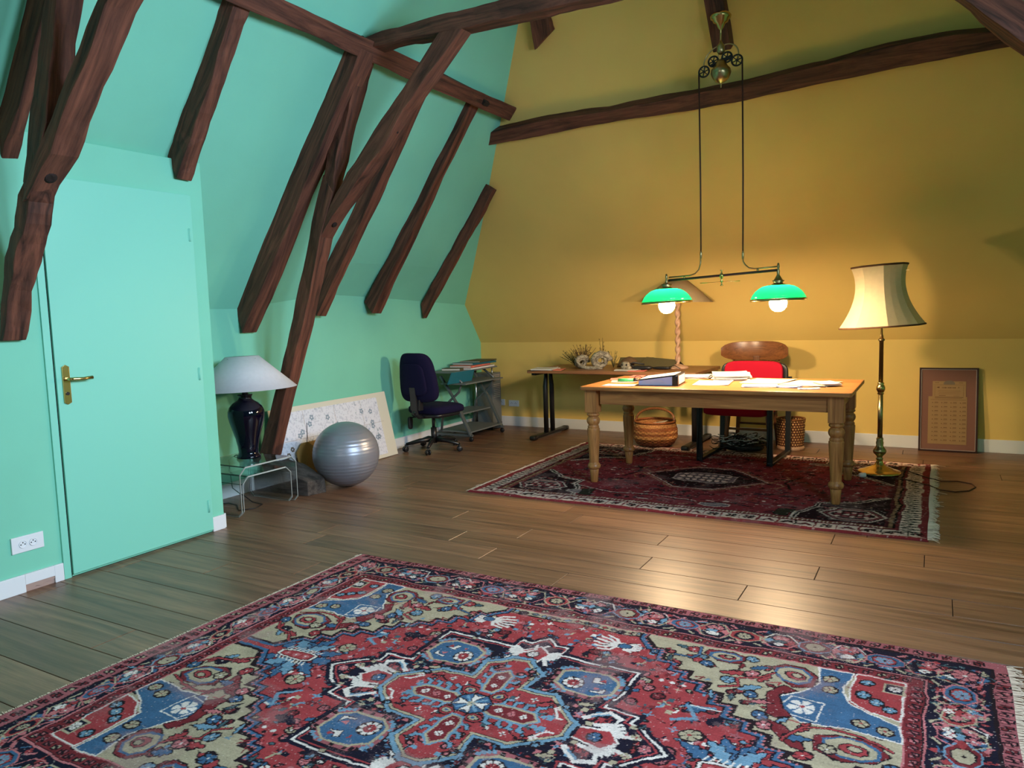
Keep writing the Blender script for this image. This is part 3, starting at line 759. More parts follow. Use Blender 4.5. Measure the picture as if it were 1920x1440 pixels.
def rug_mesh(name, Wv, rgb, origin, thick, parent, m, step=1, **k):
    c = Wv.finish(rgb, **k); ny, nx = Wv.ny, Wv.nx
    X, Y = np.meshgrid((Wv.x0 + np.arange(nx) * Wv.c) / 100, (Wv.y0 + np.arange(ny) * Wv.c) / 100)
    rs = np.random.RandomState(3)
    # gentle waviness of the edges and pile
    E_ = .004 * np.sin(X * 7 + 1) + .003 * np.sin(X * 17)
    Yw = Y + E_ * (np.abs(Y) > 0) * (Y / (np.abs(Y).max()))
    Xw = X + .004 * np.sin(Y * 9) * (X / np.abs(X).max())
    Z = thick + rs.rand(ny, nx) * .0012
    edge = np.zeros((ny, nx), bool); edge[0] = edge[-1] = True; edge[:, 0] = edge[:, -1] = True
    Z[edge] = .0
    co = np.stack([Xw + origin[0], Yw + origin[1], Z], -1).reshape(-1, 3).astype('f')
    idx = np.arange(ny * nx).reshape(ny, nx)
    q = np.stack([idx[:-1, :-1], idx[:-1, 1:], idx[1:, 1:], idx[1:, :-1]], -1).reshape(-1, 4)
    me = bpy.data.meshes.new(name); nf = len(q)
    me.vertices.add(len(co)); me.vertices.foreach_set('co', co.ravel())
    me.loops.add(nf * 4); me.loops.foreach_set('vertex_index', q.ravel().astype('i'))
    me.polygons.add(nf); me.polygons.foreach_set('loop_start', np.arange(0, nf * 4, 4, dtype='i'))
    me.polygons.foreach_set('loop_total', np.full(nf, 4, 'i'))
    me.update(calc_edges=True)
    at = me.color_attributes.new('knots', 'FLOAT_COLOR', 'POINT')
    cc = np.ones((ny * nx, 4), 'f'); cc[:, :3] = c.reshape(-1, 3); at.data.foreach_set('color', cc.ravel())
    me.materials.append(m)
    o = bpy.data.objects.new(name, me); COL.objects.link(o); o.parent = parent
    o.location = -Vector(parent.location)
    return o
def wool():
    m = mat('wool_pile', (.5, .1, .1, 1), .95, spec=.1, sheen=0)
    at = N(m, 'ShaderNodeAttribute'); at.attribute_name = 'knots'; L(m, at.outputs['Color'], bsdf(m).inputs['Base Color'])
    add_bump(m, 420, .5, .003); return m
M['wool'] = wool()
M['fringe'] = mat('cotton_fringe', lin(228, 204, 184), .9); add_bump(M['fringe'], 200, .3)
NV, BR, DR, TN, IV, BL, LB, PK, BK, RS_, TL = range(11)
PAL1 = [(26, 24, 40), (150, 58, 62), (112, 40, 46), (164, 150, 126), (208, 196, 190), (60, 92, 124), (104, 136, 158), (180, 104, 108), (34, 24, 30), (150, 84, 90), (62, 84, 92)]
def rug_one():
    x0, x1, y0_, y1_ = -140, 154, -106, 106
    W = Weave(x0, x1, y0_, y1_, .30, RS_, PAL1)
    rr = random.Random(3)
    def rect(a, b, c, d, col): W.poly([(a, c), (b, c), (b, d), (a, d)], col, '')
    # outer guard ticks
    rect(x0, x1, y0_, y1_, RS_)
    rect(x0 + 8, x1 - 5, y0_ + 5, y1_ - 5, BK)
    def ticks(a, b, fixed, ax, w_, col, col2, per=4.6):
        t = a
        while t < b - per:
            P = [(t, -w_), (t + per * .35, -w_), (t + per * .35, w_ * .2), (t + per * .6, -w_ * .6), (t + per * .6, w_), (t + per * .25, w_), (t + per * .25, -w_ * .1), (t, w_ * .5)]
            if ax == 'x': Q = [(p, fixed + q) for p, q in P]
            else: Q = [(fixed + q, p) for p, q in P]
            W.outl(Q, col if int(t / per) % 3 else col2, .5, BK, '')
            t += per
    for f in (y1_ - 2.6, y0_ + 2.6): ticks(x0 + 3, x1 - 3, f, 'x', 1.7, DR, PK)
    ticks(y0_ + 3, y1_ - 3, x1 - 2.8, 'y', 1.7, PK, DR); ticks(y0_ + 3, y1_ - 3, x0 + 4, 'y', 1.8, DR, TN)
    # main border
    bx0, bx1, by = x0 + 9, x1 - 6, 100
    rect(bx0, bx1, -by, by, NV)
    ix0, ix1, iy = -119, 130, 82            # inner side of main border
    # trellis lines and rosettes of the main border
    def border(pos, c, ax, half, signs=(1,)):
        n = 0
        for t in pos:
            for s_ in signs:
                T = lambda u, v: (t + u, c * s_ + v) if ax == 'x' else (c * s_ + v, t + u)
                k = n % 3; n += 1
                fillc = (BR, BL, DR)[k]
                W.outl([T(u, v) for u, v in W.oct(0, 0, 5.6, half * .56)], fillc, .55, (TN, PK, LB)[k], ''); W.outl([T(u, v) for u, v in W.oct(0, 0, 3.6, half * .38)], (NV, BR, TN)[k], .4, BK, '')
                x, y = T(0, 0)
                W.flower(x, y, half * .30, TN if k != 1 else LB, BK, None, 8, '')
                for a in (-1, 1):
                    W.line([T(a * 6, 0), T(a * 9, half * .75), T(a * 15, half * .8), T(a * 18, half * .3)], .5, (TN, PK, IV)[k], '')
                    W.line([T(a * 6, 0), T(a * 9, -half * .75), T(a * 15, -half * .8), T(a * 18, -half * .3)], .5, (PK, TN, PK)[k], '')
                    W.leaf(*T(a * 10, 0), 7, 1.9, (0 if a > 0 else PI) if ax == 'x' else (PI / 2 if a > 0 else -PI / 2), (LB, BR, TL)[k], BK, 3, '')
                    W.flower(*T(a * 13.5, half * .35), 1.9, PK, IV, None, 4, '')
                    W.flower(*T(a * 12.5, -half * .35), 1.7, IV, BR, None, 4, '')
                    x2, y2 = T(a * 16.5, 0); W.poly([(x2 - 1.6, y2), (x2, y2 - 2.4), (x2 + 1.6, y2), (x2, y2 + 2.4)], (BR, PK, LB)[k], '')
                    W.line([T(a * 4, half * .7), T(a * 6.5, half * .9)], .9, PK, '')
                    W.line([T(a * 4, -half * .7), T(a * 6.5, -half * .9)], .9, TN, '')
    tr_ = random.Random(77)
    for _ in range(1500):
        e_ = tr_.randrange(4)
        if e_ < 2: x = tr_.uniform(bx0 + 1, bx1 - 1); y = (1 if e_ else -1) * tr_.uniform(84, 98)
        elif e_ == 2: x = tr_.uniform(131.5, 146.5); y = tr_.uniform(-97, 97)
        else: x = tr_.uniform(-129.5, -120.5); y = tr_.uniform(-97, 97)
        c_ = tr_.choice([BR, BL, PK, DR, LB, TL, TN, BL, BR, RS_]); k_ = tr_.randrange(4); q_ = tr_.uniform(.7, 1.5)
        if k_ == 0: W.line([(x, y), (x + tr_.uniform(-2.5, 2.5), y + tr_.uniform(-2, 2)), (x + tr_.uniform(-3.5, 3.5), y + tr_.uniform(-2, 2))], .55, c_, '')
        elif k_ == 1: W.flower(x, y, q_, c_, IV if c_ != TN else BR, None, 4, '', tr_.random())
        elif k_ == 2: W.poly([(x - q_ * 1.3, y), (x, y - q_), (x + q_ * 1.3, y), (x, y + q_)], c_, '')
        else: W.leaf(x, y, 4 * q_, q_ * .9, tr_.uniform(0, 6.3), c_, BK, 3, '')
    border([-112, -80, -48, -15, 18, 43, 67, 92, 116], 91, 'x', 8.2, (1, -1))
    border([-78, -52, -26, 0, 26, 52, 78], -125, 'y', 5.6)
    border([-88, -60, -35, -10, 14, 38, 60, 76], 139, 'y', 8.4)
    W.flower(140, 91, 4, PK, IV, NV, 8, ''); W.flower(-126, 94, 3.4, PK, IV, NV, 8, '')
    for s_ in (1, -1): W.line([(bx0, s_ * by), (bx1, s_ * by)], .7, BK, ''); 
    # inner guard
    rect(ix0, ix1, -iy, iy, PK); rect(ix0 + .7, ix1 - .7, -iy + .7, iy - .7, BK); rect(ix0 + 1.2, ix1 - 1.2, -iy + 1.2, iy - 1.2, DR)
    for f in (iy - 3.2, -iy + 3.2): ticks(ix0 + 2, ix1 - 2, f, 'x', 1.3, RS_, TN, 4.2)
    for f in (ix0 + 3.6, ix1 - 3.4): ticks(-iy + 3, iy - 3, f, 'y', 1.4, RS_, PK, 4.2)
    fx0, fx1, fy = ix0 + 6.5, ix1 - 6.5, iy - 6.2
    rect(fx0 - .7, fx1 + .7, -fy - .7, fy + .7, PK)
    rect(fx0, fx1, -fy, fy, BR)
    SX = lambda P: P
    # tan strip at the middle of the long sides
    for s_ in (1, -1):
        rect(-44, 34, min(s_ * fy, s_ * (fy - 4)), max(s_ * fy, s_ * (fy - 4)), TN)
        t = -43
        while t < 32:
            W.outl([(t, s_ * (fy - 2)), (t + 1.6, s_ * (fy - .8)), (t + 3.2, s_ * (fy - 2)), (t + 1.6, s_ * (fy - 3.2))], (LB, BR, TL)[int(t) % 3], .4, BK, ''); t += 4
        W.line([(-44, s_ * (fy - 4.2)), (34, s_ * (fy - 4.2))], .8, BK, '')
    # field filler
    def fill(n, box, cols, seed, sc=1.0, cond=None):
        r = random.Random(seed)
        for _ in range(n):
            x = r.uniform(box[0], box[1]); y = r.uniform(box[2], box[3])
            if cond and not cond(x, y): continue
            k = r.randrange(7); c1 = r.choice(cols); c2 = r.choice(cols); s_ = sc * r.uniform(.8, 1.35)
            if k == 0: W.flower(x, y, 1.9 * s_, c1, c2, BK, 5, 'xy', r.random())
            elif k == 1: W.outl([(x - 2 * s_, y), (x, y - 1.6 * s_), (x + 2 * s_, y), (x, y + 1.6 * s_)], c1, .4, BK)
            elif k == 2: W.leaf(x, y, 5 * s_, 1.5 * s_, r.uniform(0, 6.3), c1, BK, 3)
            elif k == 3: W.line([(x, y), (x + 3 * s_, y + 1.5 * s_), (x + 3.6 * s_, y + 4 * s_)], .8, c1); W.poly([(x - 1, y - 1), (x + 1, y - 1), (x + 1, y + 1), (x - 1, y + 1)], c2)
            elif k == 4: W.outl([(x, y), (x + 2.4 * s_, y + .8), (x + 2 * s_, y + 2.6 * s_), (x - .6, y + 2.2 * s_)], c1, .4, BK)
            elif k == 5:
                W.line([(x - 2.2 * s_, y), (x + 2.2 * s_, y)], .7, c1); W.line([(x, y - 2.2 * s_), (x, y + 2.2 * s_)], .7, c1); W.flower(x, y, 1.2 * s_, c2, BK, None, 4)
            else: W.line([(x, y), (x + r.uniform(-6, 6) * s_, y + r.uniform(-5, 5) * s_)], .55, BK)
    fill(430, (2, 112, 2, 74), [BL, LB, PK, TN, DR, TL, NV, PK, DR, RS_], 5, .72)
    fill(110, (2, 112, 2, 74), [IV, TN, PK, LB], 8, .45)
    # blue palmettes at both ends of the medallion
    for sx in (1, -1):
        cx = 82 * sx
        for dx, dy, a in ((0, 8, 1.2), (0, 8, 2.0), (8, 5, .5), (-8, 5, 2.6), (10, 0, 0), (0, 6, .9), (0, 6, 2.3)):
            for sy in (1, -1): W.leaf(cx + dx * .6, sy * dy * .6, 13, 3.2, sy * a, BL if dy != 6 else LB, NV, 4, '')
        W.outl(W.oct(cx, 0, 8.5, 3.6, .55), IV, .6, BK, ''); W.outl(W.oct(cx, 0, 7, 2.5, .55), BR, .4, BK, '')
        for t in (-4, 0, 4): W.flower(cx + t, 0, 1.3, PK, IV, None, 4, '')
        for t in range(-4, 5):
            for sy in (1, -1): W.line([(cx + t * 1.8, sy * 3.4), (cx + t * 1.8 + .8, sy * 5.4)], .6, IV, '')
    # ivory claws
    for sx in (1, -1):
        for sy in (1, -1):
            W.claw(28 * sx - 2, 61.5 * sy, 10, IV, '', -sx); W.claw(30 * sx - 2, 61 * sy, 6, IV, '', sx)
            W.outl(W.oct(30 * sx - 2, 61.5 * sy, 2.6, 1.8), BL, .4, BK, '')
    W.leaf(-55, 34, 9, 2.6, .2, NV, NV, 3, 'y'); W.leaf(-66, -24, 6, 2.5, .9, NV, NV, 4, ''); W.leaf(70, 22, 6, 2.5, .9, NV, NV, 4, 'y')
    # black and white ladder marks near the medallion corners
    for sx in (1, -1):
        for sy in (1, -1):
            for t in range(6): W.poly([(x, y) for x, y in W.oct(sx * (47 + t * 2.1), sy * (43.5 - (t % 2) * 1.6), .9, .8)], IV if t % 2 else BK, '')
            W.leaf(sx * 62, sy * 27, 9, 2.2, .6 * sx * sy + (0 if sx > 0 else PI), BL, BK, 4, '')
            W.line([(sx * 60, sy * 20), (sx * 66, sy * 24), (sx * 62, sy * 30), (sx * 70, sy * 32)], 1.4, LB, ''); W.line([(sx * 63, sy * 31), (sx * 74, sy * 31)], .7, IV, '')
            W.flower(sx * 68, sy * 14, 3.0, TN, BR, BK, 6, '')
    # corner spandrels
    sp = [(34, 78), (34, 73), (40, 66), (45, 67), (45, 59), (52, 59), (52, 53), (58, 53), (58, 48), (65, 48), (65, 43), (71, 43), (71, 37), (76, 37), (76, 30), (83, 30), (83, 25), (89, 25), (89, 19), (95, 19), (95, 14), (101, 14), (108, 4), (126, 4), (126, 78)]
    def spm(P, sx, sy):
        return [((x if sx > 0 else -x * .915), y * sy) for x, y in P]
    for sx in (1, -1):
        for sy in (1, -1):
            Q = lambda P: spm(P, sx, sy)
            def cl(P): return [(min(max(x, fx0), fx1), min(max(y, -fy), fy)) for x, y in P]
            W.poly(cl(Q([(x - 3.4, y - 2.8) for x, y in sp])), BL, ''); W.line(cl(Q([(x - 3.4, y - 2.8) for x, y in sp[:-2]])), .7, NV, '')
            W.poly(cl(Q([(x - 1.6, y - 1.4) for x, y in sp])), BK, '')
            # tiny lattice inside the stepped band
            for (xa, ya), (xb, yb) in zip(sp[:-3], sp[1:-2]):
                for t in (.2, .5, .8):
                    x = xa + (xb - xa) * t - 1.6; y = ya + (yb - ya) * t - 1.4
                    W.poly(Q([(x - .6, y), (x, y - .6), (x + .6, y), (x, y + .6)]), PK, '')
            W.poly(cl(Q(sp)), TN, ''); W.line(cl(Q(sp[1:-2])), .5, BK, '')
            def P(pts, c, o=BK, w_=.5): W.poly(cl(Q(pts)), c, ''); W.line(cl(Q(pts)), w_, o, '', True)
            q2 = random.Random(40)
            for _ in range(120):
                a_ = q2.uniform(44, 122); b_ = q2.uniform(8, 75)
                if (a_ - 40) * .85 + b_ * 1.35 < 78: continue
                x, y = Q([(a_, b_)])[0]; c_ = q2.choice([BR, DR, BL, LB, TL, PK, BR, DR]); k_ = q2.randrange(4)
                if k_ == 0: W.leaf(x, y, q2.uniform(3, 6), 1.2, q2.uniform(0, 6.3), c_, BK, 3, '')
                elif k_ == 1: W.flower(x, y, q2.uniform(1, 1.6), c_, TN, BK, 4, '', q2.random())
                elif k_ == 2: W.line([(x, y), (x + q2.uniform(-3, 3), y + q2.uniform(-2, 2)), (x + q2.uniform(-5, 5), y + q2.uniform(-3, 3))], .6, c_, '')
                else: W.poly([(x - 1.3, y), (x, y - 1), (x + 1.3, y), (x, y + 1)], c_, '')
            # blue corner arms and their white edging
            P([(90, 41), (95, 36), (108, 38), (124, 36), (124, 46), (114, 50), (108, 54), (106, 60), (107, 76), (96, 76), (98, 64), (92, 54), (88, 49)], BL, IV, .6)
            P([(88, 40), (100, 38), (102, 50), (91, 51)], BL, IV, .5)
            P([(108, 56), (114, 51), (124, 49), (124, 76), (108, 76)], BR, IV, .6)
            P([(117.5, 66), (124, 66), (124, 73), (117.5, 73)], NV, TN, .8)
            x, y = Q([(120.8, 69.5)])[0]; W.flower(x, y, 2.0, IV, BK, None, 8, '')
            x, y = Q([(95, 45)])[0]; W.flower(x, y, 4.2, IV, BR, None, 6, '', .3); 
            for (a, b) in ((101, 68), (102, 60), (112, 43), (119, 41)):
                x, y = Q([(a, b)])[0]; W.flower(x, y, 2.1, TN, BR, BK, 5, '')
            for (a, b) in ((112, 61), (112, 70), (116, 58), (120, 55)):
                x, y = Q([(a, b)])[0]; W.flower(x, y, 1.8, LB, IV, BK, 4, '')
            # red arms
            for pts in ([(86, 36), (89, 35), (93, 38), (90, 42), (88, 50), (92, 55), (88, 57), (84, 50)], [(84, 62), (90, 57), (96, 60), (97, 68), (92, 73), (85, 73), (81, 68)], [(100, 22), (108, 19), (117, 22), (121, 28), (116, 34), (106, 33), (100, 30)],
                        [(57, 70), (63, 66), (70, 66), (72, 72), (66, 75), (58, 74)], [(94, 22), (98, 20), (97, 27), (91, 32), (86, 33), (88, 28)]):
                P(pts, DR)
            for (a, b, rx, ry) in ((89, 65.5, 5.6, 5.6), (110.5, 27, 7.5, 5.4), (64.5, 70.5, 5.2, 3.1)):
                P(W.oct(a, b, rx, ry), TN, BL, 1.0); P(W.oct(a + .8, b - .4, rx * .55, ry * .5), BR); P(W.oct(a + 1.2, b, rx * .28, ry * .25), TN)
            for (a, b, l, ww, an, c) in ((52, 65, 14, 2.6, -.35, BR), (66, 58, 12, 2.2, .15, BR), (74, 48, 10, 2.2, .5, LB), (80, 55, 9, 2.4, 1.3, BR), (74, 64, 8, 2.2, .4, BL), (80, 42, 8, 2.0, .2, PK), (92, 26, 9, 2.2, .1, BL), (104, 12, 10, 2.2, .3, BR), (112, 10, 8, 2, 1.0, LB), (46, 72, 9, 1.8, -.2, TL), (96, 30, 8, 2, 1.2, BR), (118, 14, 6, 2, 1.4, BR)):
                x, y = Q([(a, b)])[0]; W.leaf(x, y, l * .9, ww, (an if sx > 0 else PI - an) * sy, c, BK, 4, '')
            for (a, b, c) in ((79, 46, BL), (84, 34, BL), (70, 53, LB), (60, 62, BL), (104, 24, TN), (76, 60, PK), (98, 18, BR), (122, 22, BL), (86, 29, PK), (53, 71, BR), (74, 72, LB), (114, 16, NV)):
                x, y = Q([(a, b)])[0]; W.flower(x, y, 2.2, c, IV, BK, 5, '', a)
            for pts in ([(68, 47), (74, 50), (73, 55), (79, 58), (83, 63)], [(92, 24), (97, 33), (104, 36), (113, 35), (121, 31)], [(48, 63), (54, 64), (56, 68), (55, 74)], [(104, 8), (110, 14), (118, 15), (123, 20)]):
                W.line(Q(pts), 1.5, BK, ''); W.line(Q(pts), .8, (BL, LB, BR)[int(pts[0][0]) % 3], '')
    # ---- medallion
    md = [(0, 55), (5, 49.5), (9.5, 50), (9.5, 43.5), (40.5, 43.5), (40.5, 28), (39, 17), (50.5, 16.5), (50.5, 11), (54, 10.5), (64, 0)]
    full = md + [(x, -y) for x, y in md[::-1][1:]] + [(-x, -y) for x, y in md[1:]] + [(-x, y) for x, y in md[::-1][1:-1]]
    W.line(full, 4.2, NV, '', True); 
    W.poly(full, NV, ''); W.line(full, .95, IV, '', True)
    inn = [(x * .965, y * .965) for x, y in full]; W.line(inn, .7, BR, '', True)
    # medallion filler
    rr2 = random.Random(9)
    def inm(x, y): return not (15 < abs(x) < 39 and 20 < abs(y) < 41) and abs(x) < 58 and (abs(x) < 40 or abs(y) < 14)
    fill(150, (3, 56, 3, 42), [BL, PK, TN, BR, LB, TL, BR, DR], 21, .6, inm)
    for sx in (1, -1):
        for sy in (1, -1):
            W.line([(sx * 40, sy * 6), (sx * 46, sy * 8), (sx * 50, sy * 4), (sx * 55, sy * 4.5)], 1.6, IV, ''); W.line([(sx * 46, sy * 8), (sx * 47, sy * 12)], 1.3, IV, '')
            W.claw(sx * 44, sy * 5, 6, IV, '', sx); W.line([(sx * 36, sy * 9), (sx * 42, sy * 14), (sx * 47, sy * 12)], 2.0, IV, ''); W.line([(sx * 38, sy * 10), (sx * 42, sy * 13)], .9, LB, '')
            W.line([(sx * 8, sy * 34), (sx * 5, sy * 40), (sx * 9, sy * 44)], 1.6, IV, ''); W.line([(sx * 5, sy * 40), (sx * 1, sy * 44), (sx * 2, sy * 48)], 1.2, IV, '')
            W.claw(sx * 5, sy * 41, 5, IV, '', sx); W.flower(sx * 54, sy * 5, 1.6, TN, BR, None, 4, '')
            W.leaf(sx * 30, sy * 15.5, 6, 1.6, .2, TN, BK, 3, '')
        W.poly([(sx * 36, 3.5), (sx * 46, 5), (sx * 50, 0), (sx * 46, -5), (sx * 36, -3.5)], BR, ''); W.line([(sx * 36, 3.5), (sx * 46, 5), (sx * 50, 0), (sx * 46, -5), (sx * 36, -3.5)], .8, IV, '')
        W.flower(sx * 42, 0, 2.1, BL, IV, BK, 6, ''); W.flower(sx * 58, 0, 1.8, PK, IV, None, 6, '')
        W.poly([(4, sx * 33), (6, sx * 42), (0, sx * 47), (-6, sx * 42), (-4, sx * 33)], BR, ''); W.line([(4, sx * 33), (6, sx * 42), (0, sx * 47), (-6, sx * 42), (-4, sx * 33)], .8, IV, ''); W.flower(0, sx * 40, 2, IV, BL, BK, 6, '')
    # four blue octagons in ladder frames
    for sx in (1, -1):
        for sy in (1, -1):
            cx, cy = (26.5 if sx > 0 else 27.5) * sx, 29.5 * sy
            W.outl(W.oct(cx, cy, 13.2, 10.6, .5), RS_, .6, BK, '')
            for a in np.linspace(0, 2 * PI, 29)[:-1]:
                x = cx + 12 * math.copysign(abs(math.cos(a)) ** .6, math.cos(a)); y = cy + 9.4 * math.copysign(abs(math.sin(a)) ** .6, math.sin(a))
                W.poly([(x - .8, y - .8), (x + .8, y - .8), (x + .8, y + .8), (x - .8, y + .8)], BK if int(a * 10) % 2 else LB, '')
            W.outl(W.oct(cx, cy, 10.6, 8.0, .5), BL, 1.0, TN, '')
            W.flower(cx - 4.6 * sx, cy - 2.2 * sy, 3.5, IV, BR, BK, 8, ''); W.flower(cx - 4.6 * sx, cy - 2.2 * sy, 2.2, BR, IV, None, 8, '')
            W.outl([(cx + 1 * sx, cy + 5 * sy), (cx + 2 * sx, cy + 1.4 * sy), (cx + 7 * sx, cy + 2.4 * sy), (cx + 4 * sx, cy + 3.2 * sy), (cx + 3 * sx, cy + 5.4 * sy)], IV, .3, BK, '')
            W.poly([(cx + 4 * sx, cy + 3.4 * sy), (cx + 6.5 * sx, cy + 3 * sy), (cx + 5.5 * sx, cy + 5.6 * sy)], BR, '')
            W.outl([(cx + 3 * sx, cy - 5 * sy), (cx + 8 * sx, cy - 4.2 * sy), (cx + 7.6 * sx, cy - 1 * sy), (cx + 6 * sx, cy - 3.4 * sy), (cx + 3 * sx, cy - 4 * sy)], IV, .3, BK, '')
            W.poly([(cx + 4.4 * sx, cy - 3 * sy), (cx + 6.3 * sx, cy - 1.5 * sy), (cx + 3.6 * sx, cy - .8 * sy)], PK, '')
            W.poly([(cx - 3 * sx, cy + 4 * sy), (cx - 1.5 * sx, cy + 5 * sy), (cx - 2 * sx, cy + 2.8 * sy)], BR, '')
    # inner red medallion
    im = [(0, 34), (9, 27), (9, 14.5), (22, 14.5), (35, 0)]; o = (-1.5, 0)
    fi = im + [(x, -y) for x, y in im[::-1][1:]] + [(-x, -y) for x, y in im[1:]] + [(-x, y) for x, y in im[::-1][1:-1]]
    fi = [(x, y) for x, y in fi if not (x == 0)] + []
    fi = [(0 + 3, 34)] and [(-3, 34), (3, 34), (10, 27), (9, 15), (22, 15), (34, 4), (34, -4), (22, -15), (9, -15), (10, -27), (3, -34), (-3, -34), (-10, -27), (-9, -15), (-22, -15), (-34, -4), (-34, 4), (-22, 15), (-9, 15), (-10, 27)]
    W.line(fi, 5.2, BK, '', True, o); W.line(fi, 4.4, LB, '', True, o); W.poly(fi, BR, '', o); W.line(fi, 1.5, BK, '', True, o); W.line(fi, 1.0, TN, '', True, o)
    fill(26, (4, 28, 3, 12), [PK, DR, LB, TL, IV], 33, .4); fill(14, (2, 9, 12, 30), [PK, DR, LB, TL], 34, .4)
    # blue hooked arms
    for sx in (1, -1):
        for sy in (1, -1):
            for t in (9, 13, 17, 21):
                W.line([(sx * t - 1.5, sy * 3.6), (sx * (t + .4) - 1.5, sy * 7), (sx * (t + 2) - 1.5, sy * 7.6)], 1.9, BK, ''); W.line([(sx * t - 1.5, sy * 3.6), (sx * (t + .4) - 1.5, sy * 7), (sx * (t + 2) - 1.5, sy * 7.6)], 1.3, LB, '')
            for t in (12, 17, 22):
                W.line([(sx * 3 - 1.5, sy * t), (sx * 6 - 1.5, sy * (t + .5)), (sx * 6.6 - 1.5, sy * (t + 2))], 1.8, BK, ''); W.line([(sx * 3 - 1.5, sy * t), (sx * 6 - 1.5, sy * (t + .5)), (sx * 6.6 - 1.5, sy * (t + 2))], 1.2, LB, '')
            W.outl(W.oct(sx * 5.5 - 1.5, sy * 7, 3.2, 2.6), BR, .5, BK, ''); W.outl(W.oct(sx * 5.5 - 1.5, sy * 7, 1.9, 1.5), TN, .4, BK, ''); W.poly(W.oct(sx * 5.5 - 1.5, sy * 7, .9, .8), BL, '')
            W.line([(sx * 27 - 1.5, sy * 8), (sx * 29 - 1.5, sy * 4.5), (sx * 31 - 1.5, sy * 4)], .8, IV, ''); W.flower(sx * 27 - 1.5, sy * 9, 1.2, IV, BR, None, 4, '')
    for sx in (1, -1):
        hx = [(sx * a - 1.5, b) for a, b in ((6, 1.8), (9, 3.2), (21, 3.2), (24, 0), (21, -3.2), (9, -3.2), (6, -1.8))]
        W.line(hx, 2.2, LB, '', True); W.outl(hx, DR, .8, TN, '')
        for t in (10, 14.5, 19): W.flower(sx * t - 1.5, 0, 1.3, (PK, IV, PK)[int(t) % 3], BK, None, 4, '')
        hy = [(a - 1.5, sx * b) for a, b in ((1.8, 9), (3, 12), (3, 21), (0, 25), (-3, 21), (-3, 12), (-1.8, 9))]
        W.line(hy, 2.2, LB, '', True); W.outl(hy, DR, .8, TN, '')
        for t in (13, 19): W.flower(-1.5, sx * t, 1.2, IV, BK, None, 4, '')
    W.poly(W.oct(-1.5, 0, 6.5, 6), BL, ''); W.line(W.oct(-1.5, 0, 6.5, 6), .6, BK, '', True)
    for a in range(4):
        an = a * PI / 2 + .05; W.outl([(-1.5, 0), (-1.5 + 6.4 * math.cos(an - .38), 6.4 * math.sin(an - .38)), (-1.5 + 4.6 * math.cos(an), 4.6 * math.sin(an)), (-1.5 + 6.4 * math.cos(an + .38), 6.4 * math.sin(an + .38))], IV, .4, BK, '')
        an += PI / 4; W.line([(-1.5, 0), (-1.5 + 5 * math.cos(an), 5 * math.sin(an))], .9, LB, '')
    W.flower(-1.5, 0, 1.4, TN, BK, None, 6, '')
    return W
def fringe(name, x, ya, yb, ln, dirx, parent, seed, n=260, hole=True):
    r = random.Random(seed); mb = MB()
    for i in range(n):
        y = ya + (yb - ya) * (i + r.random()) / n; l = ln * r.uniform(.5, 1.25); a = r.uniform(-.6, .6)
        if r.random() < .03: l *= 2
        p0 = (x - dirx * .006, y, .006); p1 = (x + dirx * l * .5, y + l * .3 * a, .008); p2 = (x + dirx * l, y + l * a, .002)
        mb.tube([p0, p1, p2], .0016, 4, smooth=False)
    mb.v = [(a - parent.location.x, b - parent.location.y, c - parent.location.z) for a, b, c in mb.v]
    o = mb.build(name, M['fringe'], parent); o['kind'] = 'stuff'; return o
RC = (-1.30, 1.98)
R1 = empty('rug', (RC[0], RC[1], 0), 0, 'large worn red and navy medallion rug in the foreground', 'rug')
rug_mesh('pile', rug_one(), PAL1, RC, .0075, R1, M['wool'], wob=.5, seed=4, wear=.38, fleck=.010)
fringe('fringe', RC[0] + 1.54, RC[1] - 1.05, RC[1] + 1.05, .045, 1, R1, 1, 420)
fringe('fringe', RC[0] - 1.40, RC[1] - 1.05, RC[1] + 1.05, .012, -1, R1, 2, 420)

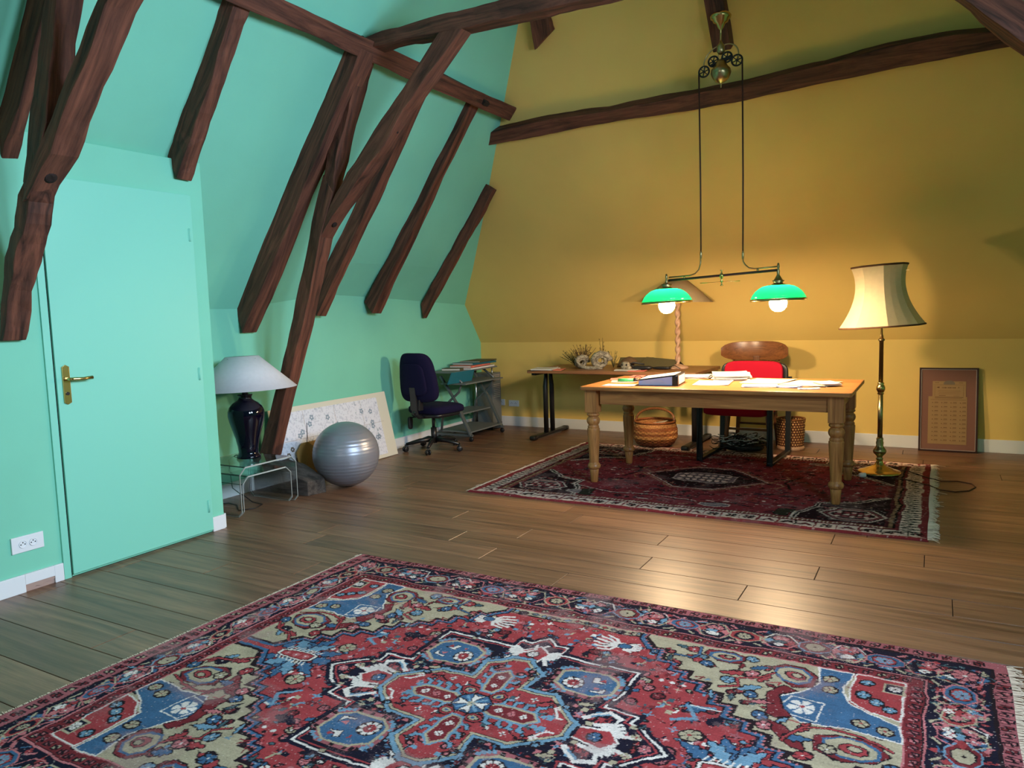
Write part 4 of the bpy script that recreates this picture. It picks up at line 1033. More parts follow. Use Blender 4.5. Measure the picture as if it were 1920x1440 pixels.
PAL2 = [(34, 14, 20), (122, 42, 48), (80, 24, 34), (160, 122, 92), (214, 184, 172), (52, 34, 44), (110, 92, 96), (140, 66, 70), (16, 8, 9), (126, 48, 42), (44, 40, 30)]
def rug_two():
    W = Weave(-148, 146, -108, 106, .7, BR, PAL2)
    def rect(a, b, c, d, col): W.poly([(a, c), (b, c), (b, d), (a, d)], col, '')
    rect(-148, 146, -108, 106, BR)
    rect(-148, 146, -104.5, 103, IV)
    rect(-141, 143, -104, 102.5, IV); rect(141.6, 144, -104, 103, BR); rect(-146, -142, -104, 103, BR); rect(144, 146, -105, 104, BR)
    r = random.Random(2)
    # long side border motifs
    for s_, y in ((1, 97.5), (-1, -99)):
        t = -138
        while t < 138:
            w_ = r.uniform(7, 11)
            k = r.randrange(3)
            if k == 0: W.outl([(t, y - 2.5), (t + w_ * .4, y - 3.5), (t + w_ * .5, y), (t + w_ * .9, y - 2), (t + w_ * .8, y + 3), (t + w_ * .3, y + 1.5)], BK, .4, DR, '')
            elif k == 1: W.poly([(t, y - 3), (t + w_ * .5, y + 3), (t + w_, y - 3), (t + w_ * .7, y - 3), (t + w_ * .5, y - .5), (t + w_ * .3, y - 3)], DR, '')
            else: W.flower(t + w_ / 2, y, 3.6, BK, BR, None, 4, '', .6)
            W.line([(t + w_ + .8, y - 4.5), (t + w_ + .8, y + 4.5)], 1.0, BR if k else BK, '')
            t += w_ + 1.6
    for x in (136.5, -137.5):
        t = -98
        while t < 96:
            W.line([(x - 4, t), (x + 4, t + 2.5), (x - 3, t + 4)], 1.3, BK, ''); t += 5.4
    rect(-133, 132, -94, 92, DR); 
    for k, c in enumerate((BR, BK, TN, DR)):
        rect(-132 + k * 1.3, 131 - k * 1.6, -93 + k * 1.2, 91 - k * 1.2, c)
    rect(-126, 122, -88, 86, BR)
    t = -90
    while t < 88:
        W.line([(125, t), (130.5, t)], .9, BK, ''); W.line([(-129, t), (-126, t)], .9, TN, ''); t += 2.6
    t = -124
    while t < 124:
        W.line([(t, -92), (t, -89)], .8, IV, ''); W.line([(t, 90), (t, 87)], .8, IV, ''); t += 2.4
    def fill(n, box, cols, seed, cond=None, sc=1.0):
        q = random.Random(seed)
        for _ in range(n):
            x = q.uniform(box[0], box[1]); y = q.uniform(box[2], box[3])
            if cond and not cond(x, y): continue
            k = q.randrange(4); c1 = q.choice(cols); s_ = sc * q.uniform(.7, 1.4)
            if k == 0: W.flower(x, y, 2.6 * s_, c1, q.choice(cols), None, 4, '', q.random())
            elif k == 1: W.line([(x - 3 * s_, y), (x + 3 * s_, y + q.uniform(-2, 2))], 1.2, c1, '')
            elif k == 2: W.poly([(x - 2.4 * s_, y), (x, y - 1.6 * s_), (x + 2.4 * s_, y), (x, y + 1.6 * s_)], c1, '')
            else: W.line([(x, y), (x + 2.5 * s_, y + 2), (x + 2 * s_, y + 5 * s_)], 1.1, c1, '')
    fill(900, (-122, 118, -84, 82), [DR, BK, NV, DR, PK, BK, RS_, BL, NV], 4)
    fill(200, (-122, 118, -84, 82), [IV, TN, PK, LB], 6, None, .6)
    # corner blocks
    for sx in (1, -1):
        for sy in (1, -1):
            P = [(sx * a, sy * b) for a, b in ((74, 87), (74, 76), (84, 58), (84, 48), (104, 40), (122, 20), (124, 20), (124, 87))]
            W.poly(P, NV, ''); W.line(P[:-2], 4.5, BK, ''); W.line(P[:-2], 3.4, IV, ''); W.line(P[:-2], 1.6, BK, '')
            for k in range(70):
                x = sx * r.uniform(86, 121); y = sy * r.uniform(46, 85)
                W.line([(x, y), (x + r.uniform(-4, 4), y + r.uniform(-2, 2))], 1.0, r.choice([PK, BR, TN, LB, IV]), '')
            c = (sx * 106, sy * 70)
            for rx, ry, f, ol in ((19, 14, BK, IV), (16.5, 12, DR, PK), (14, 10, NV, IV)):
                W.outl([(c[0] - rx, c[1]), (c[0] - rx * .5, c[1] - ry), (c[0] + rx * .5, c[1] - ry), (c[0] + rx, c[1]), (c[0] + rx * .5, c[1] + ry), (c[0] - rx * .5, c[1] + ry)], f, 1.0, ol, '')
            for k in range(5):
                for j in (-1, 0, 1): W.outl(W.oct(c[0] + (k - 2) * 4.2, c[1] + j * 4.4, 1.7, 1.7), IV if (k + j) % 2 else PK, .5, BR, '')
    # grey-white shield motifs and dark squares
    for x, y in ((-73, -78), (24, -78), (70, 74), (-20, 76)):
        W.outl(W.oct(x, y, 9, 4.5), LB, .8, IV, ''); W.line([(x - 5, y), (x + 5, y)], 1, IV, '')
    for s_ in (1, -1):
        W.outl([(s_ * 62, -86), (s_ * 70, -86), (s_ * 72, -70), (s_ * 63, -70)], TL, .6, BK, '')
        W.line([(s_ * 62, 20), (s_ * 55, 0), (s_ * 62, -20)], 2, BK, ''); W.line([(s_ * 45, 0), (s_ * 56, 12), (s_ * 52, 20)], 1.0, TN, ''); W.line([(s_ * 45, 0), (s_ * 56, -12), (s_ * 52, -20)], 1.0, TN, '')
        W.line([(-90, s_ * 60), (-50, s_ * 74), (-20, s_ * 70), (10, s_ * 76), (40, s_ * 70)], 1.2, BK, ''); W.line([(-88, s_ * 58), (-50, s_ * 72), (-20, s_ * 68), (10, s_ * 74)], .8, IV, '')
    # central hexagon
    for rx, ry, f, ol in ((48, 38, BR, TN), (45, 35, BK, IV), (42, 32, NV, BR)):
        W.outl([(-2 - rx, -4), (-2 - rx * .3, -4 - ry), (-2 + rx * .3, -4 - ry), (-2 + rx, -4), (-2 + rx * .3, -4 + ry), (-2 - rx * .3, -4 + ry)], f, .9, ol, '')
    q = random.Random(12)
    for k in range(90):
        x = -2 + q.uniform(-34, 34); y = -4 + q.uniform(-27, 27)
        if abs(x + 2) / 42 + abs(y + 4) / 60 > .95: continue
        W.line([(x, y), (x + q.uniform(-4, 4), y + q.uniform(-2, 2))], 1.0, q.choice([DR, BR, TN, TL, DR]), '')
    W.outl(W.oct(-2, -4, 22, 15, .6), LB, .9, IV, '')
    for k in range(7):
        for j in (-1, 0, 1): W.outl(W.oct(-2 + (k - 3) * 5.6, -4 + j * 8, 2.2, 3.0), IV, .7, NV, '')
    return W
RC2 = (-1.475, 5.56)
R2 = empty('rug', (RC2[0], RC2[1], 0), 0, 'dark red rug with white border under the pine desk', 'rug')
rug_mesh('pile', rug_two(), PAL2, RC2, .009, R2, M['wool'], wob=.7, seed=8, wear=.22, fleck=.012)
fringe('fringe', RC2[0] + 1.46, RC2[1] - 1.06, RC2[1] + 1.05, .045, 1, R2, 5, 300)
fringe('fringe', RC2[0] - 1.48, RC2[1] - 1.07, RC2[1] + 1.05, .02, -1, R2, 6, 260)

# ------------------------------------------------------------------ pine desk
DZ = .735
DK = empty('desk', (-1.365, 5.45, .0093), 0, 'long pine farmhouse table with turned legs, used as a desk on the dark red rug', 'table')
def dp(name, mb, m='pine', g=(1, 0, 0), **k): return wpart(DK, name, mb, M[m], grain=g, **k)
dp('tabletop', MB().prism([(-2.265, 4.995), (-.462, 4.995), (-.445, 5.012), (-.445, 5.905), (-2.28, 5.905), (-2.28, 5.01)], DZ - .028, DZ, 'Z'), bevel=.007)
for y in (5.075, 5.825): dp('apron', MB().box((-1.365, y, .653), (1.56, .02, .105)), bevel=.002)
for x in (-2.20, -.54): dp('apron', MB().box((x, 5.45, .653), (.02, .66, .105)), g=(0, 1, 0), bevel=.002)
legp = [(.024, .0), (.027, .01), (.030, .05), (.035, .095), (.033, .10), (.045, .108), (.049, .122), (.045, .136), (.036, .146), (.034, .15), (.037, .2), (.042, .30), (.0465, .385), (.047, .405), (.040, .412), (.044, .42), (.038, .428), (.036, .434), (.046, .448), (.050, .465), (.046, .482), (.036, .492), (.034, .496), (.046, .505), (.047, .515), (.040, .522), (.046, .53)]
for x, y in ((-2.21, 5.085), (-.54, 5.085), (-2.21, 5.815), (-.54, 5.815)):
    dp('leg', MB().lathe([(r, z + .0095) for r, z in legp], 28, (x, y, 0)).box((x, y, .622), (.094, .094, .17)), g=(0, 0, 1), bevel=.003)

def sheet(c, w_, d_, h_, rz, label, m='paper', n=1, name='paper_sheet', cat='paper', group=None):
    mb = MB(); r = random.Random(int(c[0] * 1000 + c[1] * 100)); z = 0
    for i in range(n):
        t = h_ / n
        cx, cy = r.uniform(-.012, .012) * (i > 0), r.uniform(-.012, .012) * (i > 0); a = rz + r.uniform(-.12, .12) * (i > 0)
        # a slightly curled leaf
        nx = 6; ca, sa = math.cos(a), math.sin(a); top = []; 
        k1, k2 = r.uniform(.0, .006), r.uniform(0, .006)
        for u in range(nx + 1):
            for v in (0, 1):
                X = (u / nx - .5) * w_; Y = (v - .5) * d_; zz = z + k1 * (2 * abs(u / nx - .5)) ** 3 * (1 if u > nx / 2 else .4)
                top.append((cx + X * ca - Y * sa, cy + X * sa + Y * ca, zz))
        vs = top + [(x, y, q + t * .92) for x, y, q in top]; m_ = len(top); fs = []
        for u in range(nx):
            a0 = u * 2; fs += [(a0, a0 + 1, a0 + 3, a0 + 2), (m_ + a0, m_ + a0 + 2, m_ + a0 + 3, m_ + a0 + 1), (a0, a0 + 2, m_ + a0 + 2, m_ + a0), (a0 + 1, m_ + a0 + 1, m_ + a0 + 3, a0 + 3)]
        fs += [(0, m_, m_ + 1, 1), (m_ - 2, m_ - 1, 2 * m_ - 1, 2 * m_ - 2)]
        mb.add(vs, fs); z += t
    o = mb.build(name, M[m]); o.location = c
    return tag(o, label, cat, group)
z = DZ
sheet((-2.02, 5.14, z), .24, .13, .003, .05, 'white envelope at the front left edge of the desk, left of the black binder', n=2)
sheet((-2.10, 5.46, z), .20, .26, .002, .3, 'cream sheet under the green tube at the left end of the desk', 'paper2')
sheet((-2.20, 5.55, z), .10, .16, .006, .4, 'coral pink leaflet at the far left of the desk', 'redpaper', 2)
sheet((-2.06, 5.80, z), .22, .12, .010, .1, 'coral red folder behind the binder on the desk', 'redpaper', 2, 'folder', 'folder')
sheet((-1.86, 5.78, z), .24, .2, .006, -.2, 'white papers behind the black ring binder', n=3)
sheet((-1.66, 5.90 - .06, z), .26, .24, .016, .06, 'flat paper pile between the binder and the red chair', 'paper', 5, 'paper_pile')
sheet((-1.36, 5.78, z), .26, .30, .045, .22, 'tallest white paper pile on the desk, in front of the red chair back', 'paper', 8, 'paper_pile')
sheet((-1.41, 5.44, z), .25, .34, .002, .12, 'single white sheet near the middle of the desk')
sheet((-1.06, 5.62, z), .30, .36, .004, -.1, 'wide cream sheet at the right of the tall paper pile', 'paper2', 2)
sheet((-1.05, 5.27, z), .22, .16, .008, .15, 'small white booklet near the front edge of the desk', n=3)
sheet((-.75, 5.50, z), .30, .34, .008, -.15, 'loose papers near the right end of the desk', 'paper2', 4, 'paper_pile')
sheet((-.64, 5.44, z + .009), .12, .2, .012, .5, 'crumpled white paper on top of the papers at the right end of the desk', n=3)
sheet((-.72, 5.17, z), .13, .06, .006, .3, 'small white note at the front right edge of the desk', n=2)
sheet((-.86, 5.26, z + .0), .16, .09, .006, -.2, 'pale blue leaflet at the front of the right paper pile', 'bluepaper', 2)
# ring binder
BD = empty('ring_binder', (-1.76, 5.31, z), .12, 'black ring binder full of blue-edged pages with a white spine label', 'binder')
def bb(name, mb, m, **k): return mb.build(name, M[m], BD, **k)
bb('cover', MB().box((0, 0, .0015), (.30, .30, .003)).box((-.003, 0, .060), (.29, .30, .003), ry=-.13).box((.148, 0, .040), (.003, .30, .078)), 'black')
pg = bb('pages', MB().prism([(-.135, .004), (.125, .004), (.125, .070), (-.135, .036)], -.142, .142, 'Y'), 'bluepaper'); pg['label'] = 'blue-edged pages'
mb = MB()
for k in range(7): mb.box((-.02 - k * .002, -.1425, .010 + k * .0055), (.20 - k * .012, .002, .0012))
o_ = mb.build('page_edges', M['paper'], BD); o_['kind'] = 'stuff'
bb('arch_mechanism', MB().box((.128, -.1445, .036), (.036, .004, .068)), 'black')
bb('spine_label', MB().box((.1505, 0, .04), (.002, .24, .06)), 'paper')
bb('top_sheet', MB().box((-.003, 0, .0625), (.25, .27, .002), ry=-.13), 'paper')
o = empty('marker', (-2.07, 5.40, z + .014), .2, 'green marker tube lying at the left of the desk', 'pen')
MB().tube([(-.06, 0, 0), (.06, 0, 0)], .013, 12).build('barrel', M['greenpl'], o); MB().tube([(.06, 0, 0), (.09, 0, 0)], .014, 12).build('cap', M['black'], o)
o = empty('spectacles', (-1.96, 5.47, z + .002), .3, 'folded black spectacles beside the green marker', 'glasses')
mb = MB()
for s_ in (-1, 1): mb.tube([(s_ * .035 + .026 * math.cos(a), .0, .022 + .019 * math.sin(a)) for a in np.linspace(0, 2 * PI, 17)[:-1]], .003, 6, closed=True)
mb.tube([(-.01, 0, .026), (.01, 0, .026)], .0025, 6)
mb.build('rim', M['black'], o)
for s_ in (-1, 1): MB().tube([(s_ * .062, 0, .026), (s_ * .06, .01, .02), (s_ * .045, .05, .006), (-s_ * .03, .055, .004)], .0025, 6).build('temple', M['black'], o)

# ------------------------------------------------------------------ red office chair behind the desk
RCH = empty('office_chair', (-1.40, 6.45, .0095), -.05, 'red upholstered chair with black sled legs behind the desk', 'chair')
def rc(name, mb, m, **k): return mb.build(name, M[m], RCH, **k)
for s_ in (-1, 1):
    x = s_ * .285; mb = MB()
    mb.bar((x, -.34, .0), (x, -.34, .60), .045, .030, (0, 1, 0)).bar((x, .28, .0), (x, .33, .66), .045, .028, (0, 1, 0)).bar((x, -.355, .014), (x, .295, .014), .045, .028)
    mb.bar((x, -.355, .60), (x, .31, .60), .05, .03)
    rc('sled_frame', mb, 'black', bevel=.006)
rc('seat', MB().pillow((0, -.09, .435), (.53, .60, .11), .25, .5), 'red')
def bend(p): return (p.x, p.y - (p.x * p.x) * .5 + .05, p.z)
rc('backrest', MB().pillow((0, .24, .64), (.50, .07, .31), .25, .35, 36, 18, fn=bend), 'red')
rc('back_shell', MB().pillow((0, .27, .64), (.575, .05, .30), .3, .4, 36, 18, fn=bend), 'blkplastic')
rc('cross_rail', MB().bar((-.285, .27, .40), (.285, .27, .40), .03, .03), 'black')
# ------------------------------------------------------------------ wooden chair behind it
WC = empty('wooden_chair', (-1.43, 7.04, .0), -.02, 'brown wooden kitchen chair with a broad curved top rail behind the red chair', 'chair')
def wc(name, mb, m='darkpine', g=(1, 0, 0), **k): return mb.build(name, M[m], WC, grain=g, **k)
mb = MB(); vs = []; fs = []; n = 20
for i in range(n + 1):
    u = -1 + 2 * i / n; x = u * .295; y = -.06 * (1 - u * u) * -1 - .04 + u * u * -.06
    hh = .084 * math.sqrt(max(0, 1 - (.97 * u) ** 4)) + .006; zc = .872
    for (dy, dz) in ((-.012, -hh * .95), (-.012, hh), (.012, hh), (.012, -hh * .95)): vs.append((x, y + dy, zc + dz + (.0)))
for i in range(n):
    for q in range(4): fs.append((i * 4 + q, i * 4 + (q + 1) % 4, i * 4 + 4 + (q + 1) % 4, i * 4 + 4 + q))
fs += [(3, 2, 1, 0), tuple(n * 4 + q for q in range(4))]
wc('top_rail', mb.add(vs, fs, True), bevel=.004, smooth=True)
wc('splat', MB().box((0, .0, .64), (.055, .014, .37)), g=(0, 0, 1), bevel=.003)
for x in (-.20, -.11, .11, .20): wc('spindle', MB().tube([(x * .92, .02, .45), (x * .97, .01, .62), (x, -.01 if abs(x) > .15 else 0, .81)], [.009, .012, .008], 10), g=(0, 0, 1))
wc('seat', MB().pillow((0, -.16, .44), (.44, .42, .04), .4, .6))
for x, y in ((-.17, -.33), (.17, -.33), (-.16, .02), (.16, .02)):
    wc('leg', MB().tube([(x * 1.15, y * 1.08, 0), (x * 1.1, y * 1.05, .12), (x * 1.02, y, .3), (x, y, .43)], [.013, .018, .022, .016], 12), g=(0, 0, 1))
for y in (-.34, .02): wc('stretcher', MB().tube([(-.18, y, .2), (.18, y, .2)], [.011, .011], 10))
# ------------------------------------------------------------------ back table with black T legs
BT = empty('side_table', (-2.67, 6.88, 0), -.02, 'brown topped table on black double-tube T legs against the yellow wall', 'table')
def bt(name, mb, m, **k): return mb.build(name, M[m], BT, **k)
BZ = .715
bt('tabletop', MB().box((0, 0, BZ - .015), (1.70, .80, .03)), 'veneer', bevel=.006, grain=(1, 0, 0))
for x in (-.84, .73):
    mb = MB()
    xx = x + (0.01 if x < 0 else 0)
    for y in (-.06, .08):
        mb.tube([(xx, y, .03), (xx, y, .52), (xx, y - math.copysign(.015, y), .60), (xx, y - math.copysign(.05, y - .01) * .4, .68)], [.025, .025, .022, .018], 12)
    bt('leg_column', mb, 'black')
    bt('foot', MB().box((xx, .02, .03), (.06, .70, .03), rx=0).pillow((xx, -.33, .026), (.07, .09, .05), .5, .6).pillow((xx, .37, .026), (.07, .08, .05), .5, .6), 'black', bevel=.006)
    bt('support_arm', MB().box((xx, .01, BZ - .045), (.05, .62, .03)), 'black', bevel=.004)
bt('rail', MB().box((-.05, .01, BZ - .05), (1.5, .04, .04)), 'black')

# spiral lamp on it
SL = empty('table_lamp', (-2.13, 6.93, BZ), 0, 'twisted limed-wood column lamp with a wide tan coolie shade on the back table', 'lamp')
def sl(name, mb, m, **k): return mb.build(name, M[m], SL, **k)
sl('base', MB().lathe([(0, 0), (.098, 0), (.10, .008), (.085, .022), (.05, .032), (.028, .04), (.0, .04)], 32), 'palewood', grain=(0, 0, 1))
mb = MB(); vs = []; fs = []; nz, ns = 90, 20
for i in range(nz + 1):
    zz = .035 + .60 * i / nz; ph = zz * 2 * PI / .085
    for k in range(ns):
        a = 2 * PI * k / ns
        r = .0205 + .0065 * math.cos(2 * (a - ph * .5)); vs.append((r * math.cos(a), r * math.sin(a), zz))
for i in range(nz):
    for k in range(ns):
        k2 = (k + 1) % ns; fs.append((i * ns + k, i * ns + k2, (i + 1) * ns + k2, (i + 1) * ns + k))
sl('twisted_column', mb.add(vs, fs, True).lathe([(.022, .63), (.026, .64), (.02, .66), (.012, .68), (.012, .72)], 14), 'palewood', grain=(0, 0, 1))
mt = Matrix.Rotation(.03, 3, 'Y')
sl('lampshade', MB().lathe([(.33, 0), (.09, .205)], 40, (0, 0, .625), mt).lathe([(.326, .001), (.087, .204)], 40, (0, 0, .625), mt), 'cream2', smooth=True)
sl('shade_carrier', MB().bar((-.088, 0, .822), (.088, 0, .828), .004, .004).bar((0, -.088, .825), (0, .088, .825), .004, .004).tube([(0, 0, .70), (0, 0, .83)], .004, 6), 'brass')

# clutter on the back table
def leafy(name, loc, n, h, col, label, seed, spread=.1):
    r = random.Random(seed); mb = MB()
    for i in range(n):
        a = r.uniform(0, 2 * PI); l = h * r.uniform(.5, 1); sp = spread * r.uniform(.3, 1)
        p = [(0, 0, 0), (math.cos(a) * sp * .4, math.sin(a) * sp * .4, l * .5), (math.cos(a) * sp, math.sin(a) * sp, l)]
        mb.tube(p, .0018, 4)
        for t in (.35, .5, .65, .8, .95):
            q = Vector(p[1]).lerp(Vector(p[2]), max(0, t * 2 - 1)) if t > .5 else Vector(p[0]).lerp(Vector(p[1]), t * 2)
            b = r.uniform(0, 6.3); s_ = r.uniform(.007, .018)
            d = Vector((math.cos(b), math.sin(b), r.uniform(-.2, .8))) * s_; e = d.cross(Vector((0, 0, 1))).normalized() * s_ * .5
            mb.add([tuple(q), tuple(q + d * .5 + e), tuple(q + d), tuple(q + d * .5 - e)], [(0, 1, 2, 3)])
    o = mb.build(name, M[col]); o.location = loc
    return tag(o, label, 'plant')
M['dry'] = mat('dried_plant', (.13, .12, .05, 1), .9); add_bump(M['dry'], 60)
M['dry2'] = mat('dried_stem', (.10, .055, .025, 1), .9); add_bump(M['dry2'], 60)
M['shell'] = wood('bleached_shell', lin(52, 46, 40), lin(176, 168, 150), .6, (30, 30, 30), .4, .003)
leafy('dried_plant', (-3.22, 7.0, BZ), 60, .17, 'dry', 'faded green dried plant at the left end of the back table', 1, .17)
leafy('dried_plant', (-3.08, 6.86, BZ), 46, .24, 'dry2', 'spindly brown dried twigs standing at the left of the back table', 2, .14)
leafy('dried_plant', (-2.92, 6.98, BZ), 8, .33, 'dry2', 'tallest dried stem with a curled head behind the shells', 3, .04)
leafy('dried_plant', (-2.78, 6.92, BZ), 16, .17, 'dry', 'small tuft of pale dried grass beside the ribbed shell', 9, .08)
def nautilus(loc, r0, label, rz):
    mb = MB(); n = 60
    pts = []; rad = []
    for i in range(n):
        t = i / (n - 1); a = t * 2 * PI * 2.1; rr = r0 * (1 - .82 * t)
        pts.append((rr * math.cos(a), .012 * math.sin(9 * a) * .2, r0 + rr * math.sin(a) * .9)); rad.append(r0 * (.36 * (1 - .85 * t)) * (1 + .12 * math.sin(a * 9)))
    mb.tube(pts, rad, 12)
    o = mb.build('shell', M['shell'], grain=(1, 0, 0)); o.location = loc; o.rotation_euler = (.25, 0, rz)
    return tag(o, label, 'shell')
nautilus((-2.86, 6.78, BZ - .004), .088, 'ribbed spiral shell in the middle of the dried plants', .5)
nautilus((-3.06, 6.76, BZ - .004), .07, 'smaller grey spiral shell left of the ribbed one', .9)
mb = MB().tube([(-.13, 0, .115), (-.10, 0, .07), (-.07, .0, .03), (0, .01, .014), (.10, 0, .016), (.16, .01, .012)], [.003, .010, .016, .02, .016, .006], 10)
o = mb.build('driftwood', M['shell'], grain=(1, 0, 0)); o.location = (-2.95, 6.66, BZ); tag(o, 'pale upturned horn or driftwood in front of the shells', 'driftwood')
o = MB().pillow((0, 0, .05), (.16, .12, .12), .8, .9, 20, 10, fn=lambda p: (p.x + .02 * math.sin(p.z * 60), p.y, p.z * (1 + .2 * math.sin(p.x * 40)))).build('dark_ornament', M['dry2']); o.location = (-2.60, 6.83, BZ)
tag(o, 'dark brown lumpy ornament between the shells and the folders', 'ornament')
o = empty('skull_ornament', (-2.56, 6.68, BZ), 0, 'small cream animal-skull ornament right of the shells', 'ornament')
MB().pillow((0, 0, .04), (.09, .08, .08), .8, .8, 18, 10).pillow((.035, -.02, .02), (.06, .05, .04), .8, .8, 12, 8).build('skull', M['shell'], o, grain=(1, 0, 0))
for s_ in (-.02, .022): MB().pillow((s_, -.038, .05), (.02, .012, .02), 1, 1, 10, 6).build('eye_socket', M['iron'], o)
sheet((-3.38, 6.62, BZ), .22, .26, .012, .1, 'white magazine at the left corner of the back table', 'paper', 3, 'magazine', 'magazine')
sheet((-3.22, 6.60, BZ), .10, .2, .004, .3, 'coral card beside the magazine on the back table', 'redpaper')
# tented folders
def folder(loc, w_, d_, h_, rz, label, lean):
    mb = MB()
    mb.box((0, d_ / 4, h_ / 2), (w_, math.hypot(d_ / 2, h_), .004), rx=-math.atan2(h_, d_ / 2))
    mb.box((0, -d_ / 4, h_ / 2), (w_, math.hypot(d_ / 2, h_), .004), rx=math.atan2(h_, d_ / 2))
    o = mb.build('folder', M['olive']); o.location = loc; o.rotation_euler = (0, lean, rz); return tag(o, label, 'folder')
folder((-2.60, 7.10, BZ + .004), .34, .26, .085, .1, 'left olive cardboard folder propped open at the back of the table', .0)
folder((-2.31, 7.0, BZ + .012), .36, .28, .075, -.25, 'right olive cardboard folder sloping towards the spiral lamp', .06)
sheet((-2.52, 6.62, BZ), .22, .16, .008, .2, 'white and pale papers below the skull ornament on the back table', n=3)
sheet((-2.40, 6.56, BZ), .16, .1, .006, .1, 'coral red card at the front of the back table', 'redpaper')
o = MB().pillow((0, 0, .022), (.20, .09, .045), .7, .8).tube([(-.09, 0, .03), (-.14, .02, .05), (-.10, .05, .065), (0, .05, .05)], .008, 8).build('black_case', M['blkplastic']); o.location = (-2.40, 6.70, BZ); tag(o, 'soft black case with a strap lying in front of the olive folders', 'case')
o = MB().pillow((0, 0, .015), (.17, .06, .03), .6, .8).tube([(.05, 0, .02), (.12, .02, .035), (.18, -.01, .01)], .004, 6).build('black_gadget', M['blkplastic']); o.location = (-2.24, 6.78, BZ); tag(o, 'small black gadget with a cable left of the spiral lamp base', 'gadget')

# ------------------------------------------------------------------ baskets and cables under the desk
def basket_mesh(prof, rows, stakes, seg, amp, tall):
    """woven wall: every row of straw bulges over and under the stakes"""
    vs = []; fs = []; nz = rows * 4; seg_ = stakes * 4
    P = resample([(r, 0, z) for r, z in prof], nz + 1)
    for i in range(nz + 1):
        row = i // 4; ph = (i % 4) / 4
        for k in range(seg_):
            a = 2 * PI * k / seg_
            r = P[i][0] + amp * (math.sin(ph * PI) * .9 + .6 * math.sin(k / 4 * PI + (row % 2) * PI))
            vs.append((r * math.cos(a), r * math.sin(a), P[i][2]))
    for i in range(nz):
        for k in range(seg_):
            k2 = (k + 1) % seg_; fs.append((i * seg_ + k, i * seg_ + k2, (i + 1) * seg_ + k2, (i + 1) * seg_ + k))
    return vs, fs
def straw(name, stops, scale=1):
    m = mat(name, stops[0][1], .7)
    tc = N(m, 'ShaderNodeTexCoord'); sp_ = N(m, 'ShaderNodeSeparateXYZ'); L(m, tc.outputs['Object'], sp_.inputs[0])
    mr = N(m, 'ShaderNodeMapRange'); mr.inputs['From Max'].default_value = scale; L(m, sp_.outputs['Z'], mr.inputs['Value'])
    r = ramp(m, stops, mr.outputs[0]); r.color_ramp.interpolation = 'CONSTANT'
    nz = N(m, 'ShaderNodeTexNoise'); nz.inputs['Scale'].default_value = 90; L(m, tc.outputs['Object'], nz.inputs['Vector'])
    r2 = ramp(m, [(.3, (.55, .5, .45, 1)), (.7, (1.1, 1.1, 1.1, 1))], nz.outputs['Fac'])
    mx = N(m, 'ShaderNodeMix', data_type='RGBA', blend_type='MULTIPLY'); mx.inputs['Factor'].default_value = 1
    L(m, r.outputs['Color'], mx.inputs['A']); L(m, r2.outputs['Color'], mx.inputs['B']); L(m, mx.outputs['Result'], bsdf(m).inputs['Base Color'])
    return m
c1, c2, c3 = lin(196, 138, 84), lin(150, 88, 48), lin(104, 52, 32)
M['straw'] = straw('striped_straw', [(0, c3), (.22, c2), (.34, c1), (.48, c2), (.58, c1), (.66, c2), (.80, c1), (.92, c2)], .24)
BS = empty('basket', (-2.285, 6.70, 0), 0, 'round striped straw basket with a hoop handle under the desk', 'basket')
vs, fs = basket_mesh([(.13, .0), (.175, .03), (.205, .09), (.205, .16), (.19, .215), (.185, .235)], 17, 44, 0, .0035, 1)
MB().add(vs, fs, True).lathe([(0, .004), (.14, .004)], 24).build('woven_body', M['straw'], BS)
MB().tube([(.187 * math.cos(a), .187 * math.sin(a), .237) for a in np.linspace(0, 2 * PI, 41)[:-1]], .010, 8, closed=True).build('rim', M['straw'], BS)
vs = []
for t in np.linspace(0, 1, 50):
    a = PI * t; vs.append((-.185 * math.cos(a) * (1), .04 * math.sin(a), .235 + .115 * math.sin(a) ** .8))
mb = MB().tube(vs, [.012 + .0025 * math.sin(i * 2.4) for i in range(50)], 10); mb.build('handle', M['darkpine'], BS, grain=(1, 0, 0))
o = MB().box((0, 0, 0), (.16, .10, .004), ry=-.2).build('note', M['paper2']); o.location = (-2.25, 6.68, .225); tag(o, 'cream paper lying in the striped basket', 'paper')
WB = empty('waste_basket', (-1.115, 6.95, 0), 0, 'tall cylindrical woven cane waste basket behind the chair legs', 'basket')
M['cane'] = weave('woven_cane', lin(222, 172, 112), lin(84, 38, 24), 30, 44)
vs, fs = basket_mesh([(.108, .035), (.115, .15), (.12, .268)], 11, 22, 0, .003, 1)
MB().add(vs, fs, True).lathe([(0, .01), (.10, .01)], 24).build('woven_body', M['cane'], WB)
MB().tube([(.12 * math.cos(a), .12 * math.sin(a), .275) for a in np.linspace(0, 2 * PI, 33)[:-1]], .009, 8, closed=True).build('rim', M['darkpine'], WB, grain=(1, 0, 0))
MB().lathe([(.0, .0), (.115, .0), (.118, .018), (.112, .036), (.0, .036)], 32).build('foot_ring', M['palewood'], WB, grain=(1, 0, 0))
CB = empty('cable_heap', (-1.50, 6.70, .009), 0, 'tangled heap of black and white cables on the floor behind the red chair', 'cables')
r = random.Random(4)
